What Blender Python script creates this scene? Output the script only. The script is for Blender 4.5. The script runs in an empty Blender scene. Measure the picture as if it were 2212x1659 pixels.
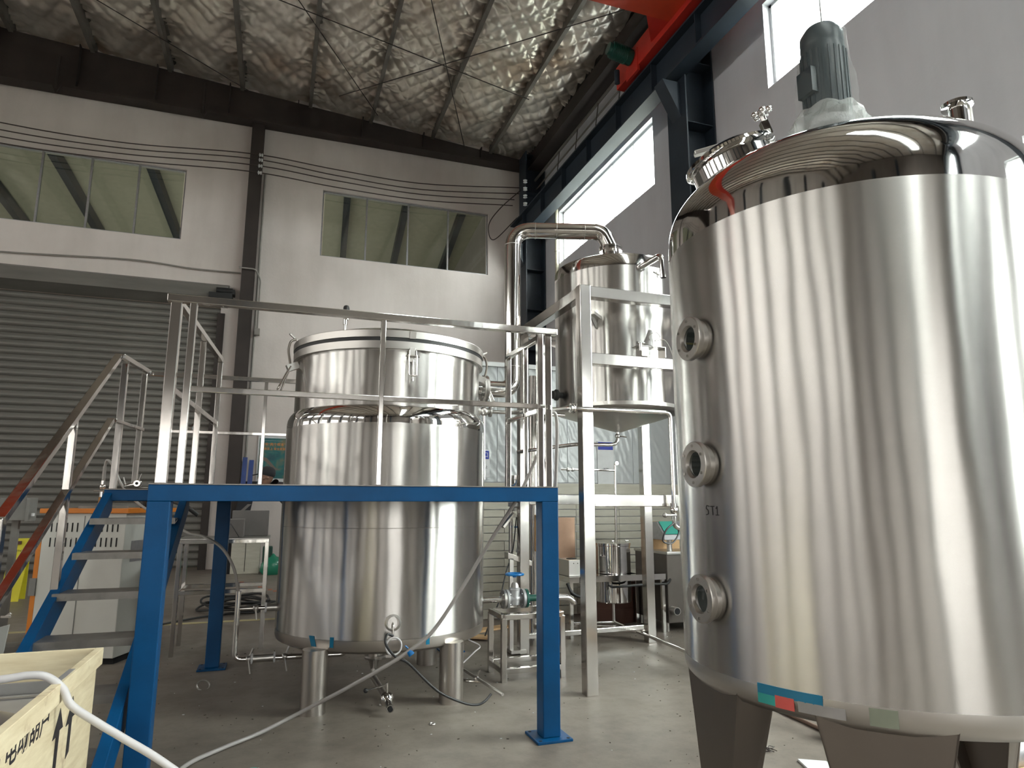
import bpy, bmesh, math, random
import numpy as np
from mathutils import Vector, Matrix
random.seed(7)
C = bpy.context.scene
COL = C.collection
PI = math.pi
R = math.radians

# ------------------------------------------------------------------ camera
cam = bpy.data.cameras.new('camera'); cam_o = bpy.data.objects.new('camera', cam); COL.objects.link(cam_o)
cam.sensor_width = 36.0; cam.lens = 36.0 * 1441.5 / 2212.0; cam.clip_start = 0.05; cam.clip_end = 400
cam_o.location = (0, 0, 1.5)
_p, _r, _y = R(10.0), R(0.068), R(19.215)
fw = Vector((math.sin(_y)*math.cos(_p), math.cos(_y)*math.cos(_p), math.sin(_p)))
ri0 = Vector((math.cos(_y), -math.sin(_y), 0)); up0 = ri0.cross(fw)
ri = math.cos(_r)*ri0 + math.sin(_r)*up0; up = -math.sin(_r)*ri0 + math.cos(_r)*up0
cam_o.rotation_euler = Matrix((ri, up, -fw)).transposed().to_euler()
C.camera = cam_o

# ------------------------------------------------------------------ world, light, exposure
C.view_settings.view_transform = 'Standard'; C.view_settings.look = 'None'
C.view_settings.gamma = 1.0; C.view_settings.use_curve_mapping = False
C.view_settings.exposure = 2.03
C.cycles.max_bounces = 10; C.cycles.diffuse_bounces = 5; C.cycles.glossy_bounces = 5
C.cycles.transmission_bounces = 4; C.cycles.transparent_max_bounces = 12
C.cycles.sample_clamp_indirect = 6.0; C.cycles.caustics_reflective = True; C.cycles.caustics_refractive = False
C.cycles.use_denoising = True
W = bpy.data.worlds.new('overcast_sky'); C.world = W; W.use_nodes = True
bg = W.node_tree.nodes['Background']; bg.inputs[0].default_value = (1.0, 0.985, 0.975, 1); bg.inputs[1].default_value = 8.5

def daylight(name, loc, rot, sx, sy, power, col=(0.93, 0.97, 1.0), portal=False):
    l = bpy.data.lights.new(name, 'AREA'); l.shape = 'RECTANGLE'; l.size = sx; l.size_y = sy
    l.energy = power; l.color = col
    if portal: l.cycles.is_portal = True
    o = bpy.data.objects.new(name, l); COL.objects.link(o); o.location = loc; o.rotation_euler = rot
    return o
# daylight through the hall's openings (portals guide the sky's light through each of them)
RW = [(10.36, 14.97), (2.60, 7.19), (-5.2, -0.6), (-13.0, -8.4)]      # high windows of the right wall: y ranges
SK = [(2.2, 3.0)]                           # unseen roof lights added behind the camera for fill: x ranges
RD2 = (-4.5, -3.0, 0.9, 3.6)                                           # window in the right wall
RD = (-1.2, 3.92, 1.62, 4.93)                                            # large low window in the right wall
FD = [(a, a+2.7, .6, 4.2) for a in (-12.6, -8.6, -4.6)]+[(-.9, 3.9, 0, 4.4)]   # windows of the wall behind the camera
LW = [(-13.2+i*3.9, -10.5+i*3.9) for i in range(7)]                   # left wall windows; also spaces a high row added for light
for a, b in RW: daylight('window_daylight', (6.95, (a+b)/2, 8.2), (0, R(90), 0), 1.4, b-a, 1, portal=True)
daylight('gate_daylight', (6.95, (RD[0]+RD[1])/2, 3.27), (0, R(90), 0), 3.3, 5.1, 1, portal=True)
for a, b in LW: daylight('window_daylight', (-13.95, (a+b)/2, 8.2), (0, R(-90), 0), 1.4, b-a, 1, portal=True)  # portals of the added high row on the left wall
for a, b in SK: daylight('roof_fill_portal', ((a+b)/2, -5.5, 11.62-.078*(a+b)/2+.5), (0, 0, 0), b-a, 13, 1, portal=True)
daylight('window_daylight', (6.95, -3.75, 2.25), (0, R(90), 0), 2.7, 1.5, 1, portal=True)
for a, b, z0, z1 in FD: daylight('window_daylight', ((a+b)/2, -14.3, (z0+z1)/2), (R(90), 0, 0), b-a, z1-z0, 1, portal=True)
for a, b in LW: daylight('window_daylight', (-13.95, (a+b)/2, 3.4), (0, R(-90), 0), 3.2, b-a, 1, portal=True)

# ------------------------------------------------------------------ mesh builder
class B:
    def __init__(s): s.v = []; s.f = []; s.sm = []; s.mi = []; s.m = 0
    def add(s, vs, fs, smooth=False):
        n = len(s.v); s.v += [tuple(v) for v in vs]
        s.f += [tuple(i+n for i in f) for f in fs]; s.sm += [smooth]*len(fs); s.mi += [s.m]*len(fs); return s
    def box(s, x0, x1, y0, y1, z0, z1):
        vs = [(x, y, z) for x in (x0, x1) for y in (y0, y1) for z in (z0, z1)]
        return s.add(vs, [(0,1,3,2),(4,6,7,5),(0,4,5,1),(2,3,7,6),(0,2,6,4),(1,5,7,3)])
    def bar(s, p, q, w, h, upv=(0,0,1)):
        p, q = Vector(p), Vector(q); d = (q-p).normalized(); u = Vector(upv)
        if abs(d.dot(u)) > .99: u = Vector((0,1,0))
        a = d.cross(u).normalized()*w/2; b = a.cross(d).normalized()*h/2
        vs = [e+i*a+j*b for e in (p, q) for i in (-1, 1) for j in (-1, 1)]
        return s.add(vs, [(0,1,3,2),(4,6,7,5),(0,4,5,1),(2,3,7,6),(0,2,6,4),(1,5,7,3)])
    def frame_of(s, d):
        d = d.normalized(); u = Vector((0,0,1)) if abs(d.z) < .9 else Vector((1,0,0))
        a = d.cross(u).normalized(); return a, a.cross(d).normalized()
    def lathe(s, prof, o=(0,0,0), ax=(0,0,1), n=48, caps=True):
        o = Vector(o); ax = Vector(ax).normalized()
        a, b = (Vector((1,0,0)), Vector((0,1,0))) if abs(ax.z) > .999 else s.frame_of(ax)
        vs = []; fs = []
        for r, z in prof:
            for k in range(n):
                t = 2*PI*k/n; vs.append(o+ax*z+a*(r*math.cos(t))+b*(r*math.sin(t)))
        for i in range(len(prof)-1):
            for k in range(n):
                k2 = (k+1) % n; fs.append((i*n+k, i*n+k2, (i+1)*n+k2, (i+1)*n+k))
        s.add(vs, fs, True)
        if caps:
            m = len(prof)-1
            if prof[0][0] > 1e-4: s.add(vs[:n], [tuple(range(n))[::-1]])
            if prof[m][0] > 1e-4: s.add(vs[m*n:], [tuple(range(n))])
        return s
    def cyl(s, p, q, r, r2=None, n=20):
        p, q = Vector(p), Vector(q); L = (q-p).length
        return s.lathe([(r, 0), (r if r2 is None else r2, L)], p, q-p, n)
    def ring(s, o, ax, r0, r1, z0, z1, n=32):
        return s.lathe([(r0, z0), (r1, z0), (r1, z1), (r0, z1), (r0, z0)], o, ax, n, False)
    def torus(s, o, ax, R_, r, n=32, m=8, t0=0, t1=2*PI):
        o = Vector(o); ax = Vector(ax).normalized(); a, b = s.frame_of(ax)
        full = abs(t1-t0-2*PI) < 1e-6; N = n if full else n+1; vs = []; fs = []
        for i in range(N):
            t = t0+(t1-t0)*i/n; d = a*math.cos(t)+b*math.sin(t)
            for j in range(m):
                u = 2*PI*j/m; vs.append(o+d*(R_+r*math.cos(u))+ax*(r*math.sin(u)))
        for i in range(n):
            i2 = (i+1) % N
            for j in range(m):
                j2 = (j+1) % m; fs.append((i*m+j, i2*m+j, i2*m+j2, i*m+j2))
        return s.add(vs, fs, True)
    def ball(s, o, r, n=16, m=10, sz=1.0):
        return s.lathe([(r*math.sin(PI*i/m)+1e-5, -r*sz*math.cos(PI*i/m)) for i in range(m+1)], o, (0,0,1), n, False)
    def tube(s, pts, r, n=14, fillet=0.0, k=6, cap=True, flat=1.0):
        P = [Vector(p) for p in pts]
        if fillet > 0 and len(P) > 2:
            Q = [P[0]]
            for i in range(1, len(P)-1):
                a, b, c = P[i-1], P[i], P[i+1]
                d1 = (a-b); d2 = (c-b); f = min(fillet, d1.length*.48, d2.length*.48)
                p1 = b+d1.normalized()*f; p2 = b+d2.normalized()*f
                for j in range(k+1):
                    t = j/k; Q.append((1-t)**2*p1+2*t*(1-t)*b+t*t*p2)
            Q.append(P[-1]); P = Q
        T = [(P[min(i+1, len(P)-1)]-P[max(i-1, 0)]).normalized() for i in range(len(P))]
        a, b = s.frame_of(T[0]); vs = []; fs = []
        for i, p in enumerate(P):
            if i: a = (a-T[i]*a.dot(T[i])).normalized(); b = a.cross(T[i]).normalized()
            for j in range(n):
                t = 2*PI*j/n; vs.append(p+a*(r*math.cos(t))+b*(r*flat*math.sin(t)))
        for i in range(len(P)-1):
            for j in range(n):
                j2 = (j+1) % n; fs.append((i*n+j, i*n+j2, (i+1)*n+j2, (i+1)*n+j))
        s.add(vs, fs, True)
        if cap: s.add(vs[:n], [tuple(range(n))[::-1]]); s.add(vs[-n:], [tuple(range(n))])
        return s
    def prism(s, poly, dvec):
        n = len(poly); d = Vector(dvec); a = [Vector(p) for p in poly]
        fs = [tuple(range(n))[::-1], tuple(range(n, 2*n))]+[(i, (i+1) % n, n+(i+1) % n, n+i) for i in range(n)]
        return s.add(a+[p+d for p in a], fs)

def spline(pts, k=8):
    P = [Vector(p) for p in pts]; P = [2*P[0]-P[1]]+P+[2*P[-1]-P[-2]]; out = []
    for i in range(1, len(P)-2):
        a, b, c, d = P[i-1:i+3]
        for j in range(k):
            t = j/k; out.append(.5*((2*b)+(c-a)*t+(2*a-5*b+4*c-d)*t*t+(3*b-a-3*c+d)*t**3))
    out.append(P[-2]); return out

def tag(o, label, cat, group=None):
    o['label'] = label; o['category'] = cat
    if group: o['group'] = group
    return o
def thing(name, label, cat, loc=(0,0,0), rz=0, group=None):
    o = bpy.data.objects.new(name, None); COL.objects.link(o); o.location = loc; o.rotation_euler = (0, 0, rz)
    o.empty_display_size = .1
    return tag(o, label, cat, group)
def world_loc(o):
    m = Matrix.Identity(4)
    while o is not None:
        m = Matrix.LocRotScale(o.location, o.rotation_euler, o.scale) @ m; o = o.parent
    return m
def obj(name, b, mat, parent=None, bevel=0.0, local=False, label=None, origin='base'):
    """link builder b as ONE mesh; vertices are in world space (or in the thing's space when local)"""
    v = np.array(b.v, dtype=float)
    lo, hi = v.min(0), v.max(0); c = Vector(((lo[0]+hi[0])/2, (lo[1]+hi[1])/2, lo[2]))
    if parent is not None and not local:
        inv = world_loc(parent).inverted(); v = np.array([tuple(inv @ Vector(q)) for q in v])
        c = inv @ c
    v = v-np.array(c)
    me = bpy.data.meshes.new(name); me.from_pydata(v.tolist(), [], b.f); me.update()
    me.polygons.foreach_set('use_smooth', b.sm)
    mats = mat if isinstance(mat, (list, tuple)) else [mat]
    for m in mats: me.materials.append(m)
    if len(mats) > 1: me.polygons.foreach_set('material_index', b.mi)
    bm = bmesh.new(); bm.from_mesh(me); bmesh.ops.remove_doubles(bm, verts=bm.verts, dist=2e-5)
    bmesh.ops.recalc_face_normals(bm, faces=bm.faces); bm.to_mesh(me); bm.free()
    if any(b.sm): me.set_sharp_from_angle(angle=R(38))
    o = bpy.data.objects.new(name, me); COL.objects.link(o); o.location = c
    if parent is not None: o.parent = parent
    if bevel > 0:
        md = o.modifiers.new('bevel', 'BEVEL'); md.width = bevel; md.segments = 2; md.limit_method = 'ANGLE'; md.angle_limit = R(50)
    if label: o['label'] = label
    return o
def dup_part(o, loc, rot=None):
    c = o.copy(); COL.objects.link(c); c.location = loc
    if rot is not None: c.rotation_euler = rot
    return c
def struct(name, b, mat, parent=None, bevel=0):
    o = obj(name, b, mat, parent, bevel)
    if parent is None: o['kind'] = 'structure'
    return o

# ------------------------------------------------------------------ materials
def new_mat(name):
    m = bpy.data.materials.new(name); m.use_nodes = True
    nt = m.node_tree; return m, nt, nt.nodes['Principled BSDF']
def N(nt, t, **k):
    n = nt.nodes.new(t)
    for a, v in k.items(): setattr(n, a, v)
    return n
def rgb(c): return (*c, 1)
def coords(nt, scale=(1,1,1), kind='Object'):
    tc = N(nt, 'ShaderNodeTexCoord'); mp = N(nt, 'ShaderNodeMapping'); mp.inputs['Scale'].default_value = scale
    nt.links.new(tc.outputs[kind], mp.inputs[0]); return mp.outputs[0]
def noise(nt, vec, scale, detail=4, rough=.55):
    n = N(nt, 'ShaderNodeTexNoise'); n.inputs['Scale'].default_value = scale
    n.inputs['Detail'].default_value = detail; n.inputs['Roughness'].default_value = rough
    nt.links.new(vec, n.inputs['Vector']); return n.outputs['Fac']
def ramp(nt, fac, stops):
    r = N(nt, 'ShaderNodeValToRGB'); e = r.color_ramp.elements
    while len(e) < len(stops): e.new(.5)
    for i, (p, c) in enumerate(stops): e[i].position = p; e[i].color = c if len(c) == 4 else rgb(c)
    nt.links.new(fac, r.inputs[0]); return r.outputs[0]
def mix(nt, fac, a, b, mode='MIX'):
    m = N(nt, 'ShaderNodeMix'); m.data_type = 'RGBA'; m.blend_type = mode
    for i, v in ((0, fac), (6, a), (7, b)):
        if hasattr(v, 'is_linked'): nt.links.new(v, m.inputs[i])
        else: m.inputs[i].default_value = v if i == 0 else (rgb(v) if len(v) == 3 else v)
    return m.outputs[2]
def bump(nt, p, h, strength, dist=.01):
    b = N(nt, 'ShaderNodeBump'); b.inputs['Strength'].default_value = strength; b.inputs['Distance'].default_value = dist
    nt.links.new(h, b.inputs['Height']); nt.links.new(b.outputs[0], p.inputs['Normal']); return b
def simple(name, c, rough=.6, metal=0.0, var=0.06, nscale=6, bmp=0.0, spec=.5, coat=0):
    m, nt, p = new_mat(name); v = coords(nt)
    f = noise(nt, v, nscale)
    hi = tuple(min(1, x*(1+var)) for x in c); lo = tuple(x*(1-var) for x in c)
    nt.links.new(ramp(nt, f, [(.35, lo), (.65, hi)]), p.inputs['Base Color'])
    p.inputs['Roughness'].default_value = rough; p.inputs['Metallic'].default_value = metal
    p.inputs['Specular IOR Level'].default_value = spec; p.inputs['Coat Weight'].default_value = coat
    if bmp: bump(nt, p, noise(nt, v, nscale*12), bmp, .004)
    return m
def steel(name, c=(.62,.60,.58), rough=.3, aniso=.0, wob=.0, wscale=1.2, scratch=0.0, warm=0.0):
    m, nt, p = new_mat(name); v = coords(nt)
    f = noise(nt, v, 2.2, 3)
    nt.links.new(ramp(nt, f, [(.3, tuple(x*.94 for x in c)), (.7, tuple(min(1, x*1.05) for x in c))]), p.inputs['Base Color'])
    p.inputs['Metallic'].default_value = 1.0
    if scratch:      # fine grain running round the vessel: stretched noise in height
        g = noise(nt, coords(nt, (1.5, 1.5, 260)), 3.0, 3, .7)
        rr = N(nt, 'ShaderNodeMapRange'); rr.inputs['To Min'].default_value = rough*.985; rr.inputs['To Max'].default_value = rough*1.015
        nt.links.new(g, rr.inputs[0]); nt.links.new(rr.outputs[0], p.inputs['Roughness'])
    else: p.inputs['Roughness'].default_value = rough
    if aniso:
        p.inputs['Anisotropic'].default_value = aniso; p.inputs['Anisotropic Rotation'].default_value = .25
        t = N(nt, 'ShaderNodeTangent'); t.direction_type = 'RADIAL'; t.axis = 'Z'
        nt.links.new(t.outputs[0], p.inputs['Tangent'])
    if wob:
        bump(nt, p, noise(nt, coords(nt, (1, 1, .35)), wscale, 2, .4), 1.0, wob)
    return m
M = {}
M['brushed'] = steel('brushed_stainless', (.57,.555,.54), .27, .97, .010, 2.6, 1)
M['brushed_big'] = steel('brushed_stainless_large', (.54,.525,.51), .27, .97, .013, 2.0, 1)
M['mirror'] = steel('mirror_stainless', (.70,.69,.68), .055, 0, .006, 4)
M['band'] = steel('polished_band', (.66,.64,.62), .10, 0, .006, 5)
M['tube'] = steel('polished_tube', (.66,.64,.62), .12, 0, .0015, 9)
M['pipe'] = steel('polished_pipe', (.70,.68,.66), .10, 0, .001, 9)
M['satin'] = steel('satin_stainless', (.55,.53,.51), .34, 0, .002, 6)
M['leg'] = steel('leg_stainless', (.50,.47,.44), .30, 0, .002, 8)
M['darkened'] = steel('darkened_stainless', (.20,.175,.155), .45, 0, .002, 5)  # base colour darkened to stand for the dark floor mirrored in the legs
M['frame'] = steel('frame_tube', (.60,.575,.55), .16, 0, .003, 5)
M['cast'] = simple('cast_steel', (.42,.42,.43), .45, .6, .08, 14, .25)
M['blue'] = simple('blue_gloss_paint', (.0, .056, .165), .42, 0, .10, 5, .12, .25, .0)
M['wheel'] = simple('handwheel_blue', (.0,.14,.42), .3, 0, .05)
M['orange'] = simple('orange_paint', (.62,.19,.015), .45)
M['white_coat'] = simple('white_powder_coat', (.60,.60,.56), .45, 0, .03, 3)
M['rubber'] = simple('black_rubber', (.015,.015,.016), .55)
M['dark'] = simple('dark_void', (.008,.008,.01), .8)
M['green'] = simple('green_paint', (.006,.075,.055), .35)
M['red'] = simple('red_crane_paint', (.52,.03,.018), .5, 0, .12, 2)
M['steelwork'] = simple('navy_steelwork', (.020,.030,.044), .5, .0, .2, 1.5)
M['girder'] = simple('brown_steelwork', (.035,.026,.023), .65, 0, .25, 1.2)
M['purlin'] = simple('purlin_zinc', (.16,.145,.13), .55, .2, .15, 2)
M['rod'] = simple('brace_rod', (.05,.04,.035), .6)
M['hose'] = simple('white_plastic_hose', (.52,.50,.51), .42, 0, .04)
M['hose_clear'] = simple('milky_plastic_hose', (.36,.34,.32), .30, 0, .06)
M['cable'] = simple('black_cable', (.02,.02,.022), .5)
M['wire'] = simple('brown_wire', (.06,.045,.04), .7)
M['grey_wire'] = simple('grey_wire', (.28,.26,.24), .7)
M['tape'] = simple('blue_tape', (.0,.14,.26), .35)
M['yellow'] = simple('yellow_plastic', (.62,.55,.03), .45)
M['wood'] = simple('pale_board', (.55,.36,.19), .7, 0, .2, 4)
M['grey_box'] = simple('grey_enamel', (.20,.20,.19), .5)
M['grey_card'] = simple('grey_carton', (.20,.185,.18), .85)
M['darkcloth'] = simple('dark_cloth', (.02,.02,.024), .9)
M['teal'] = simple('teal_paint', (.02,.28,.26), .4)
M['alu'] = simple('cast_aluminium', (.40,.40,.42), .42, .75, .08, 20, .2)
M['cream_pole'] = simple('cream_downpipe', (.46,.43,.34), .6)
M['ink'] = simple('black_ink', (.02,.018,.022), .6)
M['marker'] = simple('marker_ink', (.015,.014,.014), .8)
M['sky_blue'] = simple('sign_blue', (.01,.03,.35), .5)
M['paper'] = simple('paper_white', (.62,.63,.64), .6)
M['orange_print'] = simple('orange_print', (.75,.26,.04), .6)
M['diamond'] = simple('tread_plate', (.27,.255,.24), .42, .75, .12, 9, .2)
M['lettering'] = simple('faded_red_lettering', (.36,.13,.08), .8)
M['brown_box'] = simple('brown_drum', (.10,.045,.032), .6)
M['grey_plastic'] = simple('grey_liner', (.26,.25,.25), .35, 0, .12, 5)
M['mesh_floor_band'] = simple('yellow_floor_line', (.38,.32,.17), .7)

# plaster
def plaster(name, base, dark):
    m, nt, p = new_mat(name); v = coords(nt, kind='Object')
    f1 = noise(nt, v, .45, 5); f2 = noise(nt, coords(nt, (2.2, 2.2, .35)), .8, 5)
    c = ramp(nt, f1, [(.3, dark), (.6, base)])
    c = mix(nt, .18, c, ramp(nt, f2, [(.35, tuple(x*.72 for x in dark)), (.6, base)]), 'MIX')
    nt.links.new(c, p.inputs['Base Color']); p.inputs['Roughness'].default_value = .85
    bump(nt, p, noise(nt, v, 18, 5), .25, .01); return m
M['plaster'] = plaster('whitewashed_plaster', (.72,.655,.63), (.58,.52,.49))
M['plaster_r'] = plaster('grey_plaster', (.61,.61,.65), (.53,.53,.565))
# concrete floor
m, nt, p = new_mat('worn_concrete'); v = coords(nt)
f = noise(nt, v, .55, 7, .62); f2 = noise(nt, v, 5.5, 6, .7); f3 = noise(nt, v, 26, 3, .8); f4 = noise(nt, coords(nt, (1.0, 2.6, 1)), 1.6, 6, .75)
c = ramp(nt, f, [(.28, (.105,.089,.076)), (.5, (.178,.156,.137)), (.72, (.236,.212,.188))])
c = mix(nt, .8, c, ramp(nt, f2, [(.30, (.36,.34,.32)), (.55, (.52,.50,.48)), (.75, (.60,.58,.56))]), 'OVERLAY')
c = mix(nt, ramp(nt, f3, [(.66, (0,0,0)), (.74, (.75,.75,.75))]), c, (.07,.058,.05))
c = mix(nt, ramp(nt, f4, [(.62, (0,0,0)), (.78, (.55,.55,.55))]), c, (.11,.095,.082))
nt.links.new(c, p.inputs['Base Color'])
nt.links.new(ramp(nt, f, [(.3, (.42,)*3), (.7, (.62,)*3)]), p.inputs['Roughness'])
bump(nt, p, f2, .25, .01); M['floor'] = m
# quilted foil
m, nt, p = new_mat('quilted_foil'); v = coords(nt)
f = noise(nt, v, .35, 5, .6); f2 = noise(nt, v, 3.2, 5, .65)
c = ramp(nt, f, [(.32, (.50,.36,.25)), (.42, (.78,.70,.61)), (.7, (.92,.87,.82))])
c = mix(nt, .25, c, ramp(nt, f2, [(.35, (.42,.36,.30)), (.6, (.80,.77,.73))]), 'MIX')
nt.links.new(c, p.inputs['Base Color']); p.inputs['Metallic'].default_value = .62
nt.links.new(ramp(nt, f2, [(.3, (.40,)*3), (.7, (.30,)*3)]), p.inputs['Roughness'])
bump(nt, p, noise(nt, v, 7, 4, .6), .35, .02); M['foil'] = m
# roller shutter slat
m, nt, p = new_mat('shutter_zinc'); v = coords(nt)
f = noise(nt, coords(nt, (.5, 1, 3)), 1.5, 4)
nt.links.new(ramp(nt, f, [(.3, (.15,.143,.13)), (.7, (.21,.20,.185))]), p.inputs['Base Color'])
p.inputs['Roughness'].default_value = .5; p.inputs['Metallic'].default_value = .25; M['slat'] = m
# crate wood veneer
m, nt, p = new_mat('crate_plywood'); v = coords(nt, (1, 1.2, 7))
f = noise(nt, v, 5, 5, .6); k = noise(nt, coords(nt), 9, 3)
c = ramp(nt, f, [(.3, (.58,.48,.31)), (.7, (.74,.65,.46))])
c = mix(nt, ramp(nt, k, [(.63, (0,0,0)), (.72, (.6,.6,.6))]), c, (.30,.18,.09))
nt.links.new(c, p.inputs['Base Color']); p.inputs['Roughness'].default_value = .6; M['crate'] = m
# cream cladding board
m, nt, p = new_mat('cream_board'); v = coords(nt)
f = noise(nt, coords(nt, (1.2, 1, 6)), 2.2, 5, .6)
nt.links.new(ramp(nt, f, [(.3, (.44,.42,.35)), (.7, (.55,.53,.46))]), p.inputs['Base Color'])
p.inputs['Roughness'].default_value = .6; M['board'] = m
# film-covered panel
m, nt, p = new_mat('film_covered_panel'); 
wv = N(nt, 'ShaderNodeTexWave'); wv.inputs['Scale'].default_value = 3.0; wv.inputs['Distortion'].default_value = 7; wv.inputs['Detail'].default_value = 3
mp = N(nt, 'ShaderNodeMapping'); mp.inputs['Rotation'].default_value = (0, R(28), 0); tc = N(nt, 'ShaderNodeTexCoord')
nt.links.new(tc.outputs['Object'], mp.inputs[0]); nt.links.new(mp.outputs[0], wv.inputs['Vector'])
p.inputs['Base Color'].default_value = (.44,.46,.47,1); p.inputs['Roughness'].default_value = .26
bump(nt, p, wv.outputs['Fac'], .35, .01); M['film'] = m
# glass: mirrors a little, lets the rest through
def glass(name, tint, refl=.12, rough=.02):
    m = bpy.data.materials.new(name); m.use_nodes = True; nt = m.node_tree; nt.nodes.clear()
    out = N(nt, 'ShaderNodeOutputMaterial'); mx = N(nt, 'ShaderNodeMixShader'); t = N(nt, 'ShaderNodeBsdfTransparent'); g = N(nt, 'ShaderNodeBsdfGlossy')
    t.inputs[0].default_value = rgb(tint); g.inputs['Roughness'].default_value = rough; g.inputs[0].default_value = (.9,.9,.9,1)
    lw = N(nt, 'ShaderNodeLayerWeight'); lw.inputs[0].default_value = .5; pw = N(nt, 'ShaderNodeMath', operation='POWER'); pw.inputs[1].default_value = 4.0
    ma = N(nt, 'ShaderNodeMath', operation='MULTIPLY_ADD'); ma.inputs[1].default_value = .5; ma.inputs[2].default_value = refl*.4
    nt.links.new(lw.outputs['Facing'], pw.inputs[0]); nt.links.new(pw.outputs[0], ma.inputs[0]); nt.links.new(ma.outputs[0], mx.inputs[0]); nt.links.new(t.outputs[0], mx.inputs[1]); nt.links.new(g.outputs[0], mx.inputs[2])
    nt.links.new(mx.outputs[0], out.inputs[0]); return m
M['glass'] = glass('window_glass', (.86,.90,.88))
M['glass_dusty'] = glass('dusty_glass', (.72,.76,.72), .2, .05)
M['glass_dim_high'] = glass('high_dimming_glass', (.62,.62,.60), .1, .2)  # tint put in to weaken daylight from the added high windows
M['strip'] = glass('gate_dimming_film', (.40,.40,.39), .1, .25)  # tint put in to cut the daylight through the front gate
M['glass_dim'] = glass('dimming_glass', (.27,.265,.255), .1, .2)  # tint put in to cut daylight from unseen windows, keeps reflections from clipping
M['glass_dark'] = simple('sight_glass_dark', (.012,.018,.018), .04, 0, .05, 3, 0, .7, 1)
m, nt, p = new_mat('shrink_wrap'); p.inputs['Base Color'].default_value = (.55,.57,.56,1); p.inputs['Roughness'].default_value = .12
p.inputs['Alpha'].default_value = .50; bump(nt, p, noise(nt, coords(nt, (1,1,.5)), 26, 6, .7), .9, .02); M['wrap'] = m
m, nt, p = new_mat('tight_wrap'); p.inputs['Base Color'].default_value = (.40,.43,.42,1); p.inputs['Roughness'].default_value = .10
p.inputs['Alpha'].default_value = .10; bump(nt, p, noise(nt, coords(nt, (1,1,.4)), 20, 6, .7), .9, .02); M['wrap2'] = m
m, nt, p = new_mat('poster_print'); v = coords(nt)
nt.links.new(ramp(nt, noise(nt, v, 3.0, 4), [(.3, (.01,.06,.09)), (.5, (.015,.14,.14)), (.68, (.20,.17,.09))]), p.inputs['Base Color'])
p.inputs['Roughness'].default_value = .35; M['poster'] = m

# ------------------------------------------------------------------ SETTING
def wall_cells(uc, zc, holes, place):
    b = B()
    for i in range(len(uc)-1):
        for j in range(len(zc)-1):
            um, zm = (uc[i]+uc[i+1])/2, (zc[j]+zc[j+1])/2
            if any(h[0] < um < h[1] and h[2] < zm < h[3] for h in holes): continue
            place(b, uc[i], uc[i+1], zc[j], zc[j+1])
    return b
def cuts(lo, hi, holes, k): return sorted(set([lo, hi]+[h[k] for h in holes]+[h[k+1] for h in holes]))
XL, XR, YB, YF = -14.0, 6.5, 16.8, -14.3
b = B(); b.box(XL, XR+.3, YF, YB+14, -.3, 0); struct('floor', b, M['floor'])
b = B(); b.box(-120, -14.3, -120, 80, -.6, -.32).box(6.9, 120, -120, 80, -.6, -.32).box(-14.3, 6.9, -120, -14.6, -.6, -.32)
M['ground'] = simple('outside_ground', (.32,.33,.30), .9)
struct('floor_outside', b, M['ground'])
# back wall with two window bands and the shutter gate
W1 = (-6.5, -2.50, 7.64, 9.42); W2 = (.69, 5.15, 7.64, 9.42); DG = (-9.2, -1.50, 0.0, 6.30)
hs = [W1, W2, DG]
b = wall_cells(cuts(XL, XR, hs, 0), cuts(0, 12.6, hs, 2), hs, lambda b, u0, u1, z0, z1: b.box(u0, u1, YB, YB+.24, z0, z1))
struct('wall_back', b, M['plaster'])
hs = [(a, c, 7.50, 8.90) for a, c in RW]+[RD, RD2]
b = wall_cells(cuts(YF, YB+.24, hs, 0), cuts(0, 12.0, hs, 2), hs, lambda b, u0, u1, z0, z1: b.box(XR, XR+.26, u0, u1, z0, z1))
struct('wall_right', b, M['plaster_r'])
hs = [(a, c, 1.8, 5.0) for a, c in LW]+[(a, c, 7.5, 8.9) for a, c in LW]  # upper row is added to light the ceiling and right wall
b = wall_cells(cuts(YF, YB+.24, hs, 0), cuts(0, 13.2, hs, 2), hs, lambda b, u0, u1, z0, z1: b.box(XL-.26, XL, u0, u1, z0, z1))
struct('wall_left', b, M['plaster'])
hs = FD
b = wall_cells(cuts(XL, XR, hs, 0), cuts(0, 13.2, hs, 2), hs, lambda b, u0, u1, z0, z1: b.box(u0, u1, YF-.24, YF, z0, z1))
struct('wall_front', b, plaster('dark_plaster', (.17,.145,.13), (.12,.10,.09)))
def roofz(x): return 11.62-.078*x
b = B()
def slab(b, x0, x1, y0, y1, d0, d1): b.prism([(x0, y0, roofz(x0)+d0), (x1, y0, roofz(x1)+d0), (x1, y0, roofz(x1)+d1), (x0, y0, roofz(x0)+d1)], (0, y1-y0, 0))
def slab_holes(b, x0, x1, y0, y1, d0, d1):
    xs = sorted(set([x0, x1]+[min(max(v, x0), x1) for a in SK for v in a])); ys = [y0]+([-12, 1] if y1 > 1 else [])+[y1]
    for i in range(len(xs)-1):
        for j in range(len(ys)-1):
            xm, ym = (xs[i]+xs[i+1])/2, (ys[j]+ys[j+1])/2
            if xs[i+1]-xs[i] > 1e-6 and not (any(a < xm < c for a, c in SK) and -12 < ym < 1): slab(b, xs[i], xs[i+1], ys[j], ys[j+1], d0, d1)
slab_holes(b, XL-.3, XR+.4, YF-.3, YB+.3, .30, .42)
ceil = struct('ceiling', b, M['purlin'])
PUR = [5.14, 3.48, 1.82, .28, -1.36, -3.0, -4.64, -6.28, -7.92, -9.56, -11.2, -12.8]
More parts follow.
